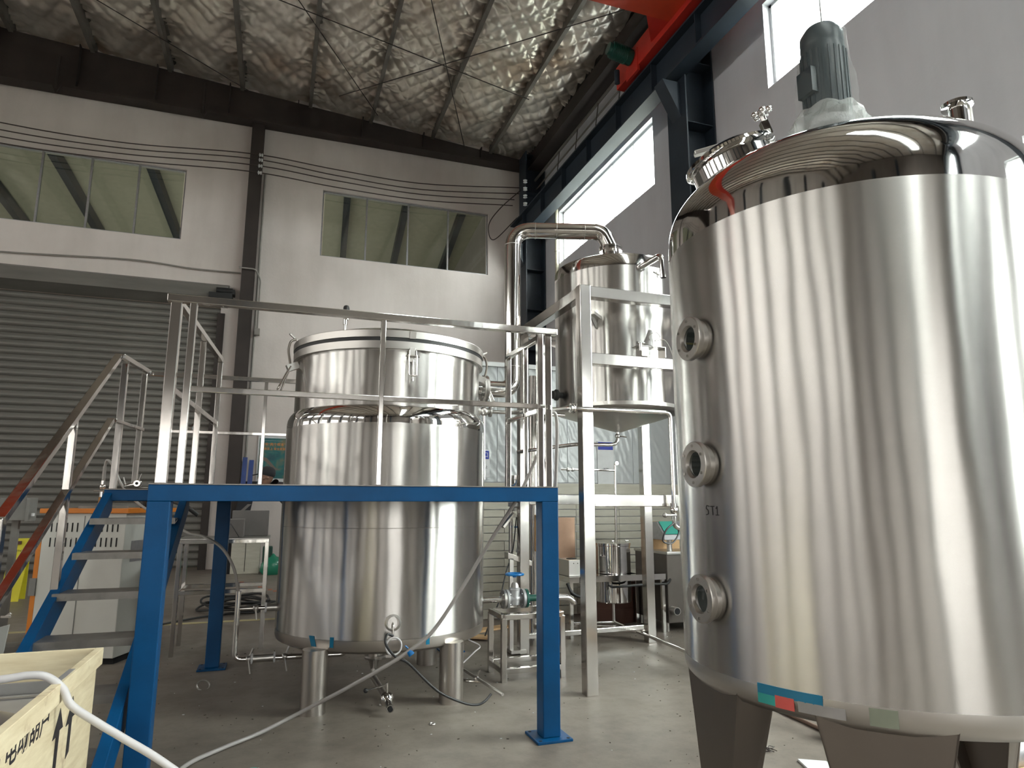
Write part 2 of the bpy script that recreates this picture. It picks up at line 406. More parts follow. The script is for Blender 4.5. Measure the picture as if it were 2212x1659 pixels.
# quilted foil blankets, one per bay
edges = [6.28]+PUR+[-14.0]
for i in range(len(edges)-1):
    x1, x0 = edges[i], edges[i+1]; fine = i < 9; s = (.028 if i < 4 else .045) if fine else .12; y0 = 9.5 if fine else YF
    nx = max(2, int((x1-x0)/s)); ny = int((YB-y0)/s)
    X, Y = np.meshgrid(np.linspace(x0, x1, nx+1), np.linspace(y0, YB-.02, ny+1), indexing='ij')
    q = .36; u = (X+Y*.75)/q; w = (X-Y*.75)/q
    puff = np.abs(np.sin(np.pi*u)*np.sin(np.pi*w))**.55
    bil = .035*np.sin(3.1*X+1.3*Y)+.03*np.sin(5.3*Y-2.2*X+i)+.02*np.sin(9*X*.7+4.4*Y)
    t = (X-x0)/(x1-x0); sag = .10*np.sin(np.pi*t)
    jag = .05*np.exp(-np.minimum(t, 1-t)*9)*np.sin(13*Y+7*np.sin(5*Y))
    Z = 11.62-.078*X+.20-(.050*puff+bil+sag)+jag
    vs = np.stack([X, Y, Z], -1).reshape(-1, 3); idx = np.arange((nx+1)*(ny+1)).reshape(nx+1, ny+1)
    fs = np.stack([idx[:-1, :-1], idx[1:, :-1], idx[1:, 1:], idx[:-1, 1:]], -1).reshape(-1, 4)
    me = bpy.data.meshes.new('foil_blanket'); me.from_pydata(vs.tolist(), [], fs.tolist()); me.update()
    me.polygons.foreach_set('use_smooth', [True]*len(me.polygons)); me.materials.append(M['foil'])
    o = bpy.data.objects.new('foil_blanket', me); COL.objects.link(o); o.parent = ceil
    o.location = -ceil.location
    if fine:
        b = B(); slab_holes(b, x0, x1, YF, y0, .22, .26); obj('foil_blanket', b, M['foil'], ceil)
for a, c in SK:
    b = B(); slab(b, a, c, -12, 1, .34, .36); obj('added_roof_light', b, M['glass'], ceil)  # pane of the added roof opening that lets in extra light
for x in PUR:
    b = B(); z = roofz(x); b.box(x-.02, x+.02, YF, YB-.1, z-.10, z+.20).box(x-.07, x+.02, YF, YB-.1, z-.115, z-.09).box(x-.02, x+.08, YF, YB-.1, z+.19, z+.205)
    obj('purlin', b, M['purlin'], ceil)
def rod(p, q, r=.011):
    b = B(); b.tube([p, q], r, 6); obj('brace_rod', b, M['rod'], ceil)
def zz(x, y): return (x, y, roofz(x)-.17)
for p, q in (((2.10, 11.0), (4.4, 16.6)), ((.9, 15.6), (6.1, 10.0)), ((-6.0, 12.0), (5.2, 13.7)), ((-9, 11.2), (-1.2, 16.4)), ((-7.5, 16.3), (-1.0, 10.6)), ((-1.0, 11.3), (1.9, 16.0))):
    rod(zz(*p), zz(*q))
# girder across the back wall with stiffeners
def trim(name, b, mat, parent=None, bevel=0): return struct(name, b, mat, parent, bevel)
b = B(); zb, zt = 10.82, 11.62
b.prism([(XL, YB-.26, zb+.03), (XR-.3, YB-.26, zb+.03), (XR-.3, YB-.26, roofz(XR)-.05), (XL, YB-.26, roofz(XL)-.05)], (0, .03, 0))
b.box(XL, XR-.3, YB-.42, YB-.06, zb-.03, zb+.03)
g = trim('trim_1', b, M['girder'])
for x in np.arange(-13, 6.2, 1.62):
    b = B(); b.box(x-.012, x+.012, YB-.40, YB-.255, zb+.03, roofz(x)-.06); obj('stiffener', b, M['girder'], g)
for x in (-5.25, -2.2):     # sag rods hanging at the girder
    b = B(); b.prism([(x-.10, YB-.44, zb), (x+.10, YB-.44, zb), (x, YB-.44, zb-.22)], (0, .05, 0)); b.tube([(x, YB-.43, zb+.7), (x, YB-.43, zb-.1)], .03, 8); obj('hanger_bracket', b, M['girder'], g)
# column on the back wall
b = B(); b.box(-1.09, -.80, YB-.30, YB-.285, 0, zb).box(-1.09, -.80, YB-.03, YB-.015, 0, zb).box(-.955, -.935, YB-.285, YB-.03, 0, zb)
trim('trim_2', b, M['girder'])
b = B(); b.tube([(-.72, YB-.05, 2.0), (-.72, YB-.05, 9.6)], .025, 8)
b.tube([(-1.15, YB-.36, 6.98), (-.78, YB-.36, 6.98), (-.66, YB-.12, 6.8), (-.66, YB-.12, 5.55)], .018, 8, .08); b.box(-.72, -.60, YB-.16, YB-.04, 5.42, 5.58)
tag(obj('conduit_pipe', b, M['grey_wire']), 'grey conduit bent round the brown wall column with a small switch box', 'conduit')
# right wall: columns, eave beam, crane runway
for k, y in enumerate((16.15, 8.70, .9, -6.9)):
    b = B(); y0, y1 = y-.27, y+.27
    b.box(5.93, 5.955, y0, y1, 0, 11.0).box(6.46, 6.485, y0, y1, 0, 11.0).box(5.955, 6.46, y-.012, y+.012, 0, 11.0)
    for z in np.arange(1, 11, 1.1): b.box(5.955, 6.46, y0+.02, y1-.02, z, z+.015)
    o = trim('trim_%d' % (3+k), b, M['steelwork'])
    b = B(); b.prism([(5.93, y-.13, 8.36), (5.93, y-.13, 7.75), (5.60, y-.13, 8.36)], (0, .26, 0)); obj('crane_bracket', b, M['steelwork'], o)
b = B(); b.box(5.70, 5.98, YF, YB-.28, 8.42, 8.455).box(5.70, 5.98, YF, YB-.28, 9.0, 9.035).box(5.83, 5.85, YF, YB-.28, 8.455, 9.0).box(5.81, 5.87, YF, YB-.3, 9.035, 9.11)
o = trim('trim_7', b, M['steelwork'])
for y in np.arange(-13, 16.4, 1.3):
    b = B(); b.box(5.72, 5.96, y-.008, y+.008, 8.455, 9.0); obj('web_stiffener', b, M['steelwork'], o)
b = B(); b.box(6.16, 6.20, YF, YB-.3, 10.62, 11.06).box(6.08, 6.46, YF, YB-.3, 10.58, 10.62)
trim('trim_8', b, M['girder'])
cr = thing('cable_run', 'grey pipes and cables running along the top of the right wall above the crane beam', 'pipes', (6.36, 10, 9.8))
for q, z, r in ((6.30, 10.30, .035), (6.34, 10.05, .02), (6.38, 9.8, .015)):
    b = B(); b.tube([(q, YF, z), (q, YB-.3, z)], r, 8); obj('pipe', b, M['purlin'], cr)
for i in range(5): b = B(); b.tube([(6.29, 10.0+i*1.1, 10.3), (6.36, 10.35+i*1.1, 9.75)], .012, 6); obj('strut', b, M['rod'], cr)
b = B(); b.tube([(6.42, 14.95, 0), (6.42, 14.95, 9.4)], .045, 12)
for z in (2.2, 5, 7.8): b.ring((6.42, 14.95, z), (0,0,1), .044, .056, 0, .05, 12)
tag(obj('downpipe', b, M['cream_pole']), 'cream vertical downpipe beside the dark corner column', 'pipe')
# windows
nw = [0]
def window_back(w, n):
    nw[0] += 1; x0, x1, z0, z1 = w; y = YB+.06; t = .035
    b = B(); b.box(x0, x1, y, y+.06, z1-t, z1).box(x0, x1, y, y+.06, z0, z0+t).box(x0, x0+t, y, y+.06, z0, z1).box(x1-t, x1, y, y+.06, z0, z1)
    fr = struct('window_%d' % nw[0], b, M['alu'])
    for i in range(n):
        xa, xb = x0+t+(x1-x0-2*t)*i/n, x0+t+(x1-x0-2*t)*(i+1)/n
        if i: b = B(); b.box(xa-.02, xa+.02, y-.005, y+.065, z0+t, z1-t); obj('mullion', b, M['alu'], fr)
        b = B(); b.box(xa+.02, xb-.02, y+.025, y+.031, z0+t, z1-t); obj('pane', b, M['glass_dusty'], fr)
window_back(W1, 4); window_back(W2, 4)
def window_side(a, c, z0, z1, x, n, mat):
    nw[0] += 1; t = .05; b = B(); b.box(x, x+.06, a, c, z1-t, z1).box(x, x+.06, a, c, z0, z0+t).box(x, x+.06, a, a+t, z0, z1).box(x, x+.06, c-t, c, z0, z1)
    fr = struct('window_%d' % nw[0], b, M['paper'])  # white frame
    for i in range(n):
        ya, yb = a+t+(c-a-2*t)*i/n, a+t+(c-a-2*t)*(i+1)/n
        if i: b = B(); b.box(x, x+.05, ya-.012, ya+.012, z0+t, z1-t); obj('mullion', b, M['paper'], fr)
        b = B(); b.box(x+.025, x+.031, ya+.012, yb-.012, z0+t, z1-t); obj('pane', b, mat, fr)
for a, c in RW: window_side(a, c, 7.50, 8.90, XR+.12, 5, M['glass'])
window_side(RD[0], RD[1], RD[2], RD[3], XR+.12, 4, M['glass'])
window_side(RD2[0], RD2[1], RD2[2], RD2[3], XR+.12, 2, M['glass'])
for a, c in LW: window_side(a, c, 1.8, 5.0, XL-.2, 3, M['glass_dim'])
for a, c in LW: window_side(a, c, 7.5, 8.9, XL-.2, 3, M['glass_dim_high'])  # unseen high windows, added to brighten ceiling foil and right wall
nw[0] += 1; b = B(); a, c, z0, z1 = FD[3]; b.box(a, c, YF-.2, YF-.02, z1-.12, z1); cur = struct('door_%d' % 2, b, M['steelwork'])
for k in range(12): b = B(); w_ = (c-a)/12; b.box(a+k*w_, a+(k+1)*w_-.004, YF-.12+.012*(k % 2), YF-.116+.012*(k % 2), .02, z1-.12); obj('dimming_strip', b, M['strip'], cur)  # unseen strips added to dim the bright gate in reflections
for a, c, z0, z1 in FD[:3]:
    nw[0] += 1; b = B(); b.box(a, c, YF-.14, YF-.08, z1-.04, z1).box(a, c, YF-.14, YF-.08, z0, z0+.04).box(a, a+.04, YF-.14, YF-.08, z0, z1).box(c-.04, c, YF-.14, YF-.08, z0, z1).box((a+c)/2-.02, (a+c)/2+.02, YF-.14, YF-.08, z0, z1)
    f_ = struct('window_%d' % nw[0], b, M['alu']); b = B(); b.box(a+.04, c-.04, YF-.115, YF-.109, z0+.04, z1-.04); obj('pane', b, M['glass_dim'], f_)
    b = B(); b.box(c+.35, c+.75, YF+.02, YF+.40, 0, 11); struct('trim_%d' % (40+nw[0]), b, M['steelwork'])
for i in range(7):
    b = B(); y = -9.9+i*3.9; b.box(XL+.02, XL+.42, y-.20, y+.20, 0, 12); struct('trim_%d' % (30+i), b, M['steelwork'])
# roller shutter gate
b = B(); b.box(DG[0]-.1, DG[1]-.02, YB+.02, YB+.06, 6.24, 6.36); 
gate = struct('door_1', b, M['girder'])
b = B(); prof = []
pit = .158; ns = 38; x0, x1 = DG[0]+.02, DG[1]+.0
hh = [(0, .0), (.02, -.028), (.05, -.045), (.09, -.045), (.125, -.026), (.150, 0), (pit, .004)]
vs = [(x, d, z) for x in (x0, x1) for z, d in hh]; k = len(hh)
b.add(vs, [(i, i+1, k+i+1, k+i) for i in range(k-1)])
slat0 = None
for i in range(ns):
    if slat0 is None:
        slat0 = obj('slat', b, M['slat'], gate); base = slat0.location.copy()
        c0 = Vector((0, 0, 0))
        slat0.location = Vector(((x0+x1)/2, YB+.06, .05))-gate.location; s = slat0
    else: s = dup_part(slat0, slat0.location+Vector((0, 0, i*pit)))
b = B(); b.box(DG[1]-.06, DG[1]+.10, YB-.06, YB+.05, 0, 5.9); obj('guide_rail', b, M['girder'], gate)
b = B(); b.prism([(DG[0]-.1, YB-.34, 6.20), (DG[0]-.1, YB, 6.05), (DG[0]-.1, YB, 6.62), (DG[0]-.1, YB-.30, 6.50)], (7.95, 0, 0)); obj('roll_housing', b, M['slat'], gate)
b = B(); b.box(-1.75, -1.25, YB-.42, YB-.02, 6.12, 6.30); b.cyl((-1.6, YB-.3, 6.38), (-1.25, YB-.3, 6.38), .08).box(-1.45, -1.2, YB-.36, YB-.1, 6.3, 6.42)
tag(obj('shutter_motor', b, M['rubber']), 'dark roller shutter motor on its bracket beside the brown column', 'motor')
# neighbouring hall seen through the back windows
b = B(); b.prism([(-14, YB+.3, 12.6), (6.7, YB+.3, 12.6), (6.7, YB+14, 10.6), (-14, YB+14, 10.6)], (0, 0, .1)); struct('ceiling_2', b, simple('cream_roof_sheet', (.50,.48,.38), .7))
b = B(); b.box(-14, 6.7, YB+13.8, YB+14, 0, 10.8); b.box(6.6, 6.8, YB+.3, YB+14, 0, 12.6); b.box(-14.2, -14, YB+.3, YB+14, 0, 12.6); struct('wall_next_hall', b, M['plaster'])
for i, x in enumerate((-9.5, -7.2, -4.6, -2.4, 1.3, 3.3, 5.3)):
    b = B(); b.prism([(x, YB+.5, 12.5), (x+.22, YB+.5, 12.5), (x+1.0, YB+13, 10.7), (x+.78, YB+13, 10.7)], (0, 0, -.35)); struct('trim_%d' % (20+i), b, M['steelwork'])
b = B(); b.box(-14, 6.6, YB+13.0, YB+13.4, 8.3, 9.5); struct('trim_27', b, M['steelwork'])
daylight('hall_fill', (-3, YB+7, 4.0), (R(180), 0, 0), 14, 8, 100, (1, .97, .88))  # added fill panel facing up, lights the next hall's roof
# cabin partition on the right: cap, film-covered panels, cream boards
b = B(); b.box(1.75, 5.9, 8.66, 8.76, 0, 3.36); part = struct('wall_partition', b, M['plaster_r'])
b = B(); b.box(1.70, 5.95, 8.60, 8.82, 3.34, 3.40); obj('top_cap', b, M['paper'], part)
for i in range(4):
    b = B(); b.box(1.76+i*1.04, 1.76+(i+1)*1.04-.003, 8.64, 8.66, 1.76, 3.34); obj('film_panel', b, M['film'], part, .004)
b = B(); b.box(1.75, 5.9, 8.62, 8.66, 1.60, 1.75); obj('skirting_cap', b, M['board'], part, .004)
z = 0.0; rows = []
while z < 1.58:
    h = random.choice((.10, .125, .105)); rows.append((z, min(h, 1.60-z))); z += h
for j, (z, h) in enumerate(rows):
    xs = [1.75, 2.9+.2*(j % 2), 3.95, 4.62, 5.9]
    for i in range(4):
        b = B(); d = random.uniform(0, .006); b.box(xs[i]+.003, xs[i+1]-.003, 8.625-d, 8.66, z+.006, z+h-.004); obj('cladding_board', b, M['board'], part)

# floor marks: pale strip with yellow line and faded lettering
b = B(); b.box(-8, 1.6, 9.50, 9.60, 0, .004); o = tag(obj('floor_line', b, M['mesh_floor_band']), 'faded yellow line painted across the floor behind the blue platform', 'floor line')
b = B()
for i in range(14):
    x = -.55+i*.085; y = 13.9-i*.22; b.box(x, x+.07, y, y+.15, 0, .004)
tag(obj('floor_lettering', b, M['lettering']), 'faded red lettering strip painted on the floor near the back wall', 'floor marking')


# ================================================================== THE BLUE PLATFORM WITH STAIRS AND RAILS
Z0, Z1 = 1.50, 1.60
PXL, PXR, PYF, PYB = -.68, 1.815, 4.246, 7.05
pf = thing('work_platform', 'blue painted steel platform with stainless guard rails and stairs round the middle tank', 'platform', (.57, 4.3, 0))
BV = .004
def part(name, b, mat, root=None, bevel=0, label=None): return obj(name, b, mat, root or pf, bevel, label=label)
def post_at(x, y):
    b = B(); b.box(x, x+.12, y, y+.12, .016, Z0); p = part('post', b, M['blue'], bevel=.006)
    b = B(); b.box(x-.06, x+.18, y-.06, y+.18, 0, .016); 
    q = obj('base_plate', b, M['blue'], p, .003)
    b = B()
    for i in (-.035, .155):
        for j in (-.035, .155): b.cyl((x+i, y+j, .012), (x+i, y+j, .0175), .011, n=10)
    o = obj('bolt_holes', b, M['dark'], p); o['kind'] = 'stuff'
    return p
post_at(PXL, PYF); post_at(PXR-.12, PYF); post_at(-.52, PYB-.12); post_at(PXR-.10, PYB-.12)
def beam(x0, x1, y0, y1, z0=Z0, z1=Z1-.006):
    b = B(); b.box(x0, x1, y0, y1, z0, z1); return part('beam', b, M['blue'], bevel=.004)
beam(PXL, PXR, PYF, PYF+.10); beam(-.52, 2.33, PYB-.10, PYB)
beam(PXL, PXL+.08, PYF+.10, 6.36); beam(PXR-.04, PXR, PYF+.10, PYB-.10, 1.52)
beam(-1.34, -.60, 6.36, 6.44, 1.505); beam(-1.34, -.52, PYB-.08, PYB); beam(-1.34, -1.27, 6.44, PYB-.08)
# tread-plate deck: a sheet with a round hole for the tank
TX, TY = .912, 5.98
def deck():
    b = B(); n = 64; r = .885; x0, x1, y0, y1 = PXL, PXR, PYF-.004, PYB
    inner = []; outer = []
    for k in range(n):
        t = 2*PI*k/n; c, s = math.cos(t), math.sin(t); inner.append((min(TX+r*c, PXR-.012), TY+r*s))
        L = min(((x1-TX)/c if c > 0 else (x0-TX)/c) if abs(c) > 1e-6 else 1e9, ((y1-TY)/s if s > 0 else (y0-TY)/s) if abs(s) > 1e-6 else 1e9)
        outer.append((TX+L*c, TY+L*s))
    for cx_, cy_ in ((x0, y0), (x1, y0), (x1, y1), (x0, y1)):
        k = min(range(n), key=lambda k: (outer[k][0]-cx_)**2+(outer[k][1]-cy_)**2); outer[k] = (cx_, cy_)
    vs = [(x, y, z) for z in (Z1-.006, Z1) for (x, y) in inner+outer]; N2 = 2*n; fs = []
    for k in range(n):
        k2 = (k+1) % n
        fs += [(N2+k, N2+n+k, N2+n+k2, N2+k2), (k, k2, n+k2, n+k), (n+k, n+k2, N2+n+k2, N2+n+k), (k, N2+k, N2+k2, k2)]
    return b.add(vs, fs)
part('deck_plate', deck(), M['diamond'])
b = B(); b.box(-1.345, PXL, 6.355, PYB, Z1-.006, Z1); part('deck_plate', b, M['diamond'])
# stairs
sx0, sx1 = -1.34, -.70; slope = .62
def zs(y): return 1.60-(6.40-y)*slope
yb = 6.40-1.58/slope
for x in (sx0, sx1-.06):
    b = B(); b.prism([(x, 6.42, 1.60), (x, 6.42, 1.42), (x, yb+.02, 0), (x, yb-.20, 0), (x, yb-.20, .10)], (.06, 0, 0)); part('stringer', b, M['blue'], bevel=.004)
for i in range(6):
    z = 1.60-.228*(i+1); y = 6.40-(1.60-z)/slope
    b = B(); b.box(sx0+.03, sx1-.03, y-.17, y+.07, z-.012, z).box(sx0+.03, sx1-.03, y-.17, y-.158, z-.045, z-.012)
    for q in range(14):
        xx = sx0+.05+q*.043; b.prism([(xx, y-.1705, z-.040), (xx+.004, y-.1705, z-.040), (xx+.020, y-.1705, z-.010), (xx+.016, y-.1705, z-.010)], (0, -.0015, 0))
    part('stair_tread', b, M['diamond'])
# guard rails (polished square tube)
HT, HM = 2.69, 2.15
def rail(name, p, q, w=.04, h=.04, upv=(0,0,1)): b = B(); b.bar(p, q, w, h, upv); return part(name, b, M['tube'], bevel=.004)
def rpost(x, y, z1=HT-.02, w=.04, z0=Z1): b = B(); b.box(x-w/2, x+w/2, y-w/2, y+w/2, z0, z1); return part('rail_post', b, M['tube'], bevel=.004)
yf = PYF+.03
rail('top_rail', (-.675, yf, HT), (1.825, yf, HT), .05, .045); rail('mid_rail', (-.52, yf, HM), (1.70, yf, HM-.0), .03, .035)
b = B(); b.tube([(1.685, yf-.03, HM), (1.72, yf-.03, HM)], .012, 8); part('end_cap', b, M['satin'])
rpost(-.625, yf+.02, w=.06); rpost(-.53, yf); rpost(.60, yf, w=.032); rpost(1.695, yf, w=.042); rpost(1.765, yf+.03, w=.048)
# left side rails
rail('top_rail', (-.625, yf+.04, HT), (-.51, 6.12, HT)); rail('mid_rail', (-.625, yf+.04, HM), (-.52, 6.12, HM), .04, .035)
rpost(-.575, 5.33); rpost(-.515, 6.12)
# landing rails
rail('top_rail', (-1.275, 6.20, HT), (-1.19, 6.92, HT)); rail('mid_rail', (-1.285, 6.20, HM), (-1.20, 6.92, HM), .035, .03)
rpost(-1.29, 6.42, w=.05); rpost(-1.22, 6.90, w=.045); rpost(-1.03, PYB-.04, w=.035)
rail('top_rail', (-1.20, PYB-.06, HT), (.20, PYB-.06, HT)); rail('mid_rail', (-1.03, PYB-.06, HM), (.20, PYB-.06, HM), .03, .03)
rpost(-.155, PYB-.06, w=.035)
# right side rails
rail('top_rail', (1.765, yf, HT), (1.765, 5.18, HT), .035, .04); rail('mid_rail', (1.765, yf, HM), (1.765, 5.18, HM), .03, .035)
rpost(1.765, 5.16, w=.04); rpost(1.765, 4.75, w=.03); rpost(1.765, 6.9, w=.04)
rail('top_rail', (1.765, 6.75, HT), (1.765, 6.95, HT))
# stair hand rails
def zr(y): return HT-(6.20-y)*.62
rail('hand_rail', (-1.30, 6.20, zr(6.20)), (-1.32, 4.12, zr(4.12)), .055, .045); rail('hand_rail', (-1.30, 6.16, HM), (-1.34, 4.10, HM-(6.16-4.10)*.62), .05, .04)
rpost(-1.33, 4.14, zr(4.14)+.0, .06, .12); rpost(-1.32, 5.22, zr(5.22)-.02, .045, zs(5.22)+.02)
rail('hand_rail', (-.66, 6.15, HM+.0), (-.70, 6.05, HM-.06), .03, .03)

# ================================================================== MIDDLE TANK
mt = thing('mixing_tank', 'tall double-walled stainless tank with a clamped domed lid standing inside the blue platform', 'tank', (TX, TY, 0))
def P2(name, b, mat, bevel=0, label=None): return obj(name, b, mat, mt, bevel, label=label)
T3 = (TX, TY, 0)
b = B(); b.lathe([(.862, .50), (.862, 2.10)], T3, n=128, caps=False); P2('jacket_shell', b, M['brushed'])
b = B(); b.lathe([(.862, 2.10), (.862, 2.135), (.857, 2.17), (.842, 2.205), (.822, 2.232), (.809, 2.245)], T3, n=128, caps=False); P2('jacket_shoulder', b, M['mirror'])
b = B(); b.lathe([(.809, 2.24), (.809, 2.70)], T3, n=128, caps=False); P2('upper_shell', b, M['brushed'])
b = B(); b.lathe([(.862, .505), (.862, .455), (.850, .425), (.80, .40), (.40, .35), (.0, .33)], T3, n=128, caps=False); P2('bottom_dish', b, M['leg'])
b = B(); b.lathe([(.811, 2.69), (.838, 2.69), (.838, 2.75), (.80, 2.75)], T3, n=128, caps=False); P2('rim_flange', b, M['satin'])
b = B(); b.lathe([(.80, 2.751), (.836, 2.751), (.836, 2.779), (.80, 2.779)], T3, n=128, caps=False); P2('gasket', b, M['rubber'])
b = B(); b.lathe([(.80, 2.780), (.842, 2.780), (.842, 2.836), (.838, 2.840), (.80, 2.842)], T3, n=128, caps=False); P2('lid_rim', b, M['satin'])
b = B(); b.lathe([(.81, 2.841), (.78, 2.855), (.62, 2.91), (.42, 2.955), (.2, 2.98), (0, 2.985)], T3, n=128, caps=False); lid = P2('lid', b, M['band'])
for dx, dy in ((-.575, -.66), (.435, -.71), (.515, .55), (-.50, .56)):
    b = B(); b.cyl((TX+dx, TY+dy, 0), (TX+dx, TY+dy, .44), .092, n=36); P2('leg', b, M['leg'])
b = B()     # weld seam of the jacket
P2('weld_seam', B().lathe([(.8625, 1.30), (.8632, 1.302), (.8625, 1.304)], T3, n=128, caps=False), M['brushed'])
def lid_clamp(t):
    c, s = math.cos(t), math.sin(t); n = Vector((c, s, 0)); tv = Vector((-s, c, 0)); o = Vector((TX, TY, 0))
    def pt(r, w, z): return o+n*r+tv*w+Vector((0, 0, z))
    b = B(); b.bar(pt(.845, 0, 2.585), pt(.845, 0, 2.70), .045, .012, n).bar(pt(.815, -.028, 2.655), pt(.86, -.028, 2.655), .008, .05).bar(pt(.815, .028, 2.655), pt(.86, .028, 2.655), .008, .05)
    k = P2('lid_clamp', b, M['satin'], .002)
    b = B(); b.tube([pt(.862, -.055, 2.63), pt(.862, .055, 2.63)], .008, 10); obj('pivot_pin', b, M['pipe'], k)
    b = B(); b.tube([pt(.865, -.032, 2.64), pt(.875, -.032, 2.47), pt(.875, .032, 2.47), pt(.865, .032, 2.64)], .006, 10, .02); obj('wire_bail', b, M['pipe'], k)
    b = B(); b.cyl(pt(.868, 0, 2.44), pt(.868, 0, 2.60), .006, n=10).cyl(pt(.868, 0, 2.43), pt(.868, 0, 2.445), .010, n=8); obj('hook_screw', b, M['pipe'], k)
    b = B(); b.bar(pt(.842, 0, 2.775), pt(.852, 0, 2.832), .05, .012, n); obj('catch', b, M['satin'], k)
def open_clamp(t, sg):
    c, s = math.cos(t), math.sin(t); n = Vector((c, s, 0)); tv = Vector((-s, c, 0)); o = Vector((TX, TY, 0))
    def pt(r, w, z): return o+n*r+tv*w+Vector((0, 0, z))
    b = B(); b.bar(pt(.81, 0, 2.64), pt(.90, 0, 2.60), .05, .06); k = P2('lid_clamp', b, M['satin'], .003)
    b = B(); b.tube([pt(.875, -.028, 2.62), pt(.965, -.028, 2.42), pt(.965, .028, 2.42), pt(.875, .028, 2.62)], .007, 10, .02); obj('wire_bail', b, M['pipe'], k)
    b = B(); b.tube([pt(.87, 0, 2.63), pt(.955, 0, 2.36)], .008, 10); obj('hook_screw', b, M['pipe'], k)
    b = B(); b.tube([pt(.88, .02, 2.64), pt(.905, .02, 2.76), pt(.885, .01, 2.84), pt(.84, 0, 2.86)], .010, 10, .04); obj('swing_arm', b, M['darkened'], k)
    b = B(); b.bar(pt(.83, -.02, 2.855), pt(.90, .03, 2.895), .012, .012); obj('catch', b, M['satin'], k)
lid_clamp(R(-87.1)); open_clamp(R(190), 1); open_clamp(R(-5), -1); lid_clamp(R(95))
# vent valve on the lid
vx, vy = .475, 5.72
b = B(); b.cyl((vx, vy, 2.90), (vx, vy, 2.995), .010, n=12).cyl((vx, vy, 2.995), (vx, vy, 3.04), .018, n=12); vv = P2('vent_valve', b, M['pipe'])
b = B(); b.ball((vx+.008, vy, 3.055), .026); obj('valve_body', b, M['band'], vv)
b = B(); b.tube([(vx+.005, vy, 3.07), (vx-.02, vy, 3.10), (vx-.12, vy-.01, 3.12)], .007, 8); obj('lever', b, M['rubber'], vv)
b = B(); b.lathe([(.0, -.012), (.040, -.014), (.044, 0), (.040, .016), (0, .014)], (vx+.005, vy, 3.125), (.9, -.4, 0), 20); obj('gauge', b, M['rubber'], vv)
# side vapour nozzle
b = B(); b.cyl((TX+.80, TY, 2.555), (1.79, TY, 2.555), .070, n=36); nz = P2('vapour_nozzle', b, M['mirror'])
b = B(); b.cyl((1.782, TY, 2.555), (1.803, TY, 2.555), .125, n=40); obj('flange', b, M['satin'], nz)
# probe port low on the front
n = Vector((-.05, -.86, 0)).normalized(); pc = Vector((TX, TY, .626))+n*.858
b = B(); b.lathe([(.060, -.004), (.060, .012), (.046, .016), (.044, .004), (.018, .002)], pc, n, 32); pp = P2('probe_port', b, M['satin'])
b = B(); b.tube([pc, pc+n*.05+Vector((0, 0, -.002)), pc+n*.06+Vector((0, 0, -.09))], .0055, 10, .02); obj('probe', b, M['pipe'], pp)
# blue tape
for a, w, tl in ((-134.5, .045, .03), (-122.8, .03, 0), (-75.3, .03, 0)):
    b = B(); a = R(a)
    for q in range(2):
        pass
    def tp(u, z, r=.8640): return (TX+r*math.cos(a+u), TY+r*math.sin(a+u), z)
    w2 = w/.864; b.add([tp(-w2/2, .525), tp(w2/2, .525), tp(w2/2+tl, .452), tp(-w2/2+tl, .452), tp(-w2/2, .525, .8655), tp(w2/2, .525, .8655), tp(w2/2+tl, .452, .8655), tp(-w2/2+tl, .452, .8655)], [(0,1,2,3), (7,6,5,4), (0,4,5,1), (2,6,7,3), (1,5,6,2), (0,3,7,4)])
    P2('tape_strip', b, M['tape'], label='blue protective tape strip')
# bottom outlet, clamp, sloping drain pipe and ball valve
ox, oy = .86, 5.93
b = B(); b.cyl((ox, oy, .23), (ox, oy, .37), .062, n=28); dr = P2('drain_outlet', b, M['leg'])
b = B(); b.lathe([(.05, 0), (.085, 0), (.09, .012), (.085, .024), (.05, .024)], (ox, oy, .215), (0,0,1), 28); b.bar((ox+.07, oy-.02, .228), (ox+.13, oy-.03, .225), .02, .02); obj('clamp', b, M['satin'], dr)
b = B(); b.lathe([(.055, .10), (.035, .05), (.022, 0)], (ox-.01, oy, .12), (0,0,1), 20); b.ball((ox-.015, oy-.01, .11), .026); obj('reducer', b, M['pipe'], dr)
b = B(); b.tube([(ox-.015, oy-.01, .115), (ox-.03, oy-.10, .10), (.84, 5.24, .10)], .024, 16, .05); obj('drain_pipe', b, M['satin'], dr)
b = B(); b.ball((.845, 5.19, .085), .052, 20, 14); dv = obj('ball_valve', b, M['pipe'], dr)
b2 = B(); b2.cyl((.845, 5.17, .085), (.85, 5.05, .055), .022, n=18).lathe([(.022, 0), (.030, .0), (.030, .012), (.022, .012)], (.85, 5.06, .057), (.04, -1, -.25), 18); obj('spout', b2, M['pipe'], dr)
b2 = B(); b2.cyl((.85, 5.045, .0535), (.8505, 5.038, .052), .018, n=18); obj('spout_bore', b2, M['dark'], dr)
b2 = B(); b2.cyl((.845, 5.18, .12), (.845, 5.18, .20), .009, n=10).tube([(.845, 5.18, .185), (.70, 5.16, .165)], .005, 8); obj('handle', b2, M['pipe'], dr)
b2 = B(); b2.ball((.69, 5.16, .163), .017); obj('handle_knob', b2, M['rubber'], dr)
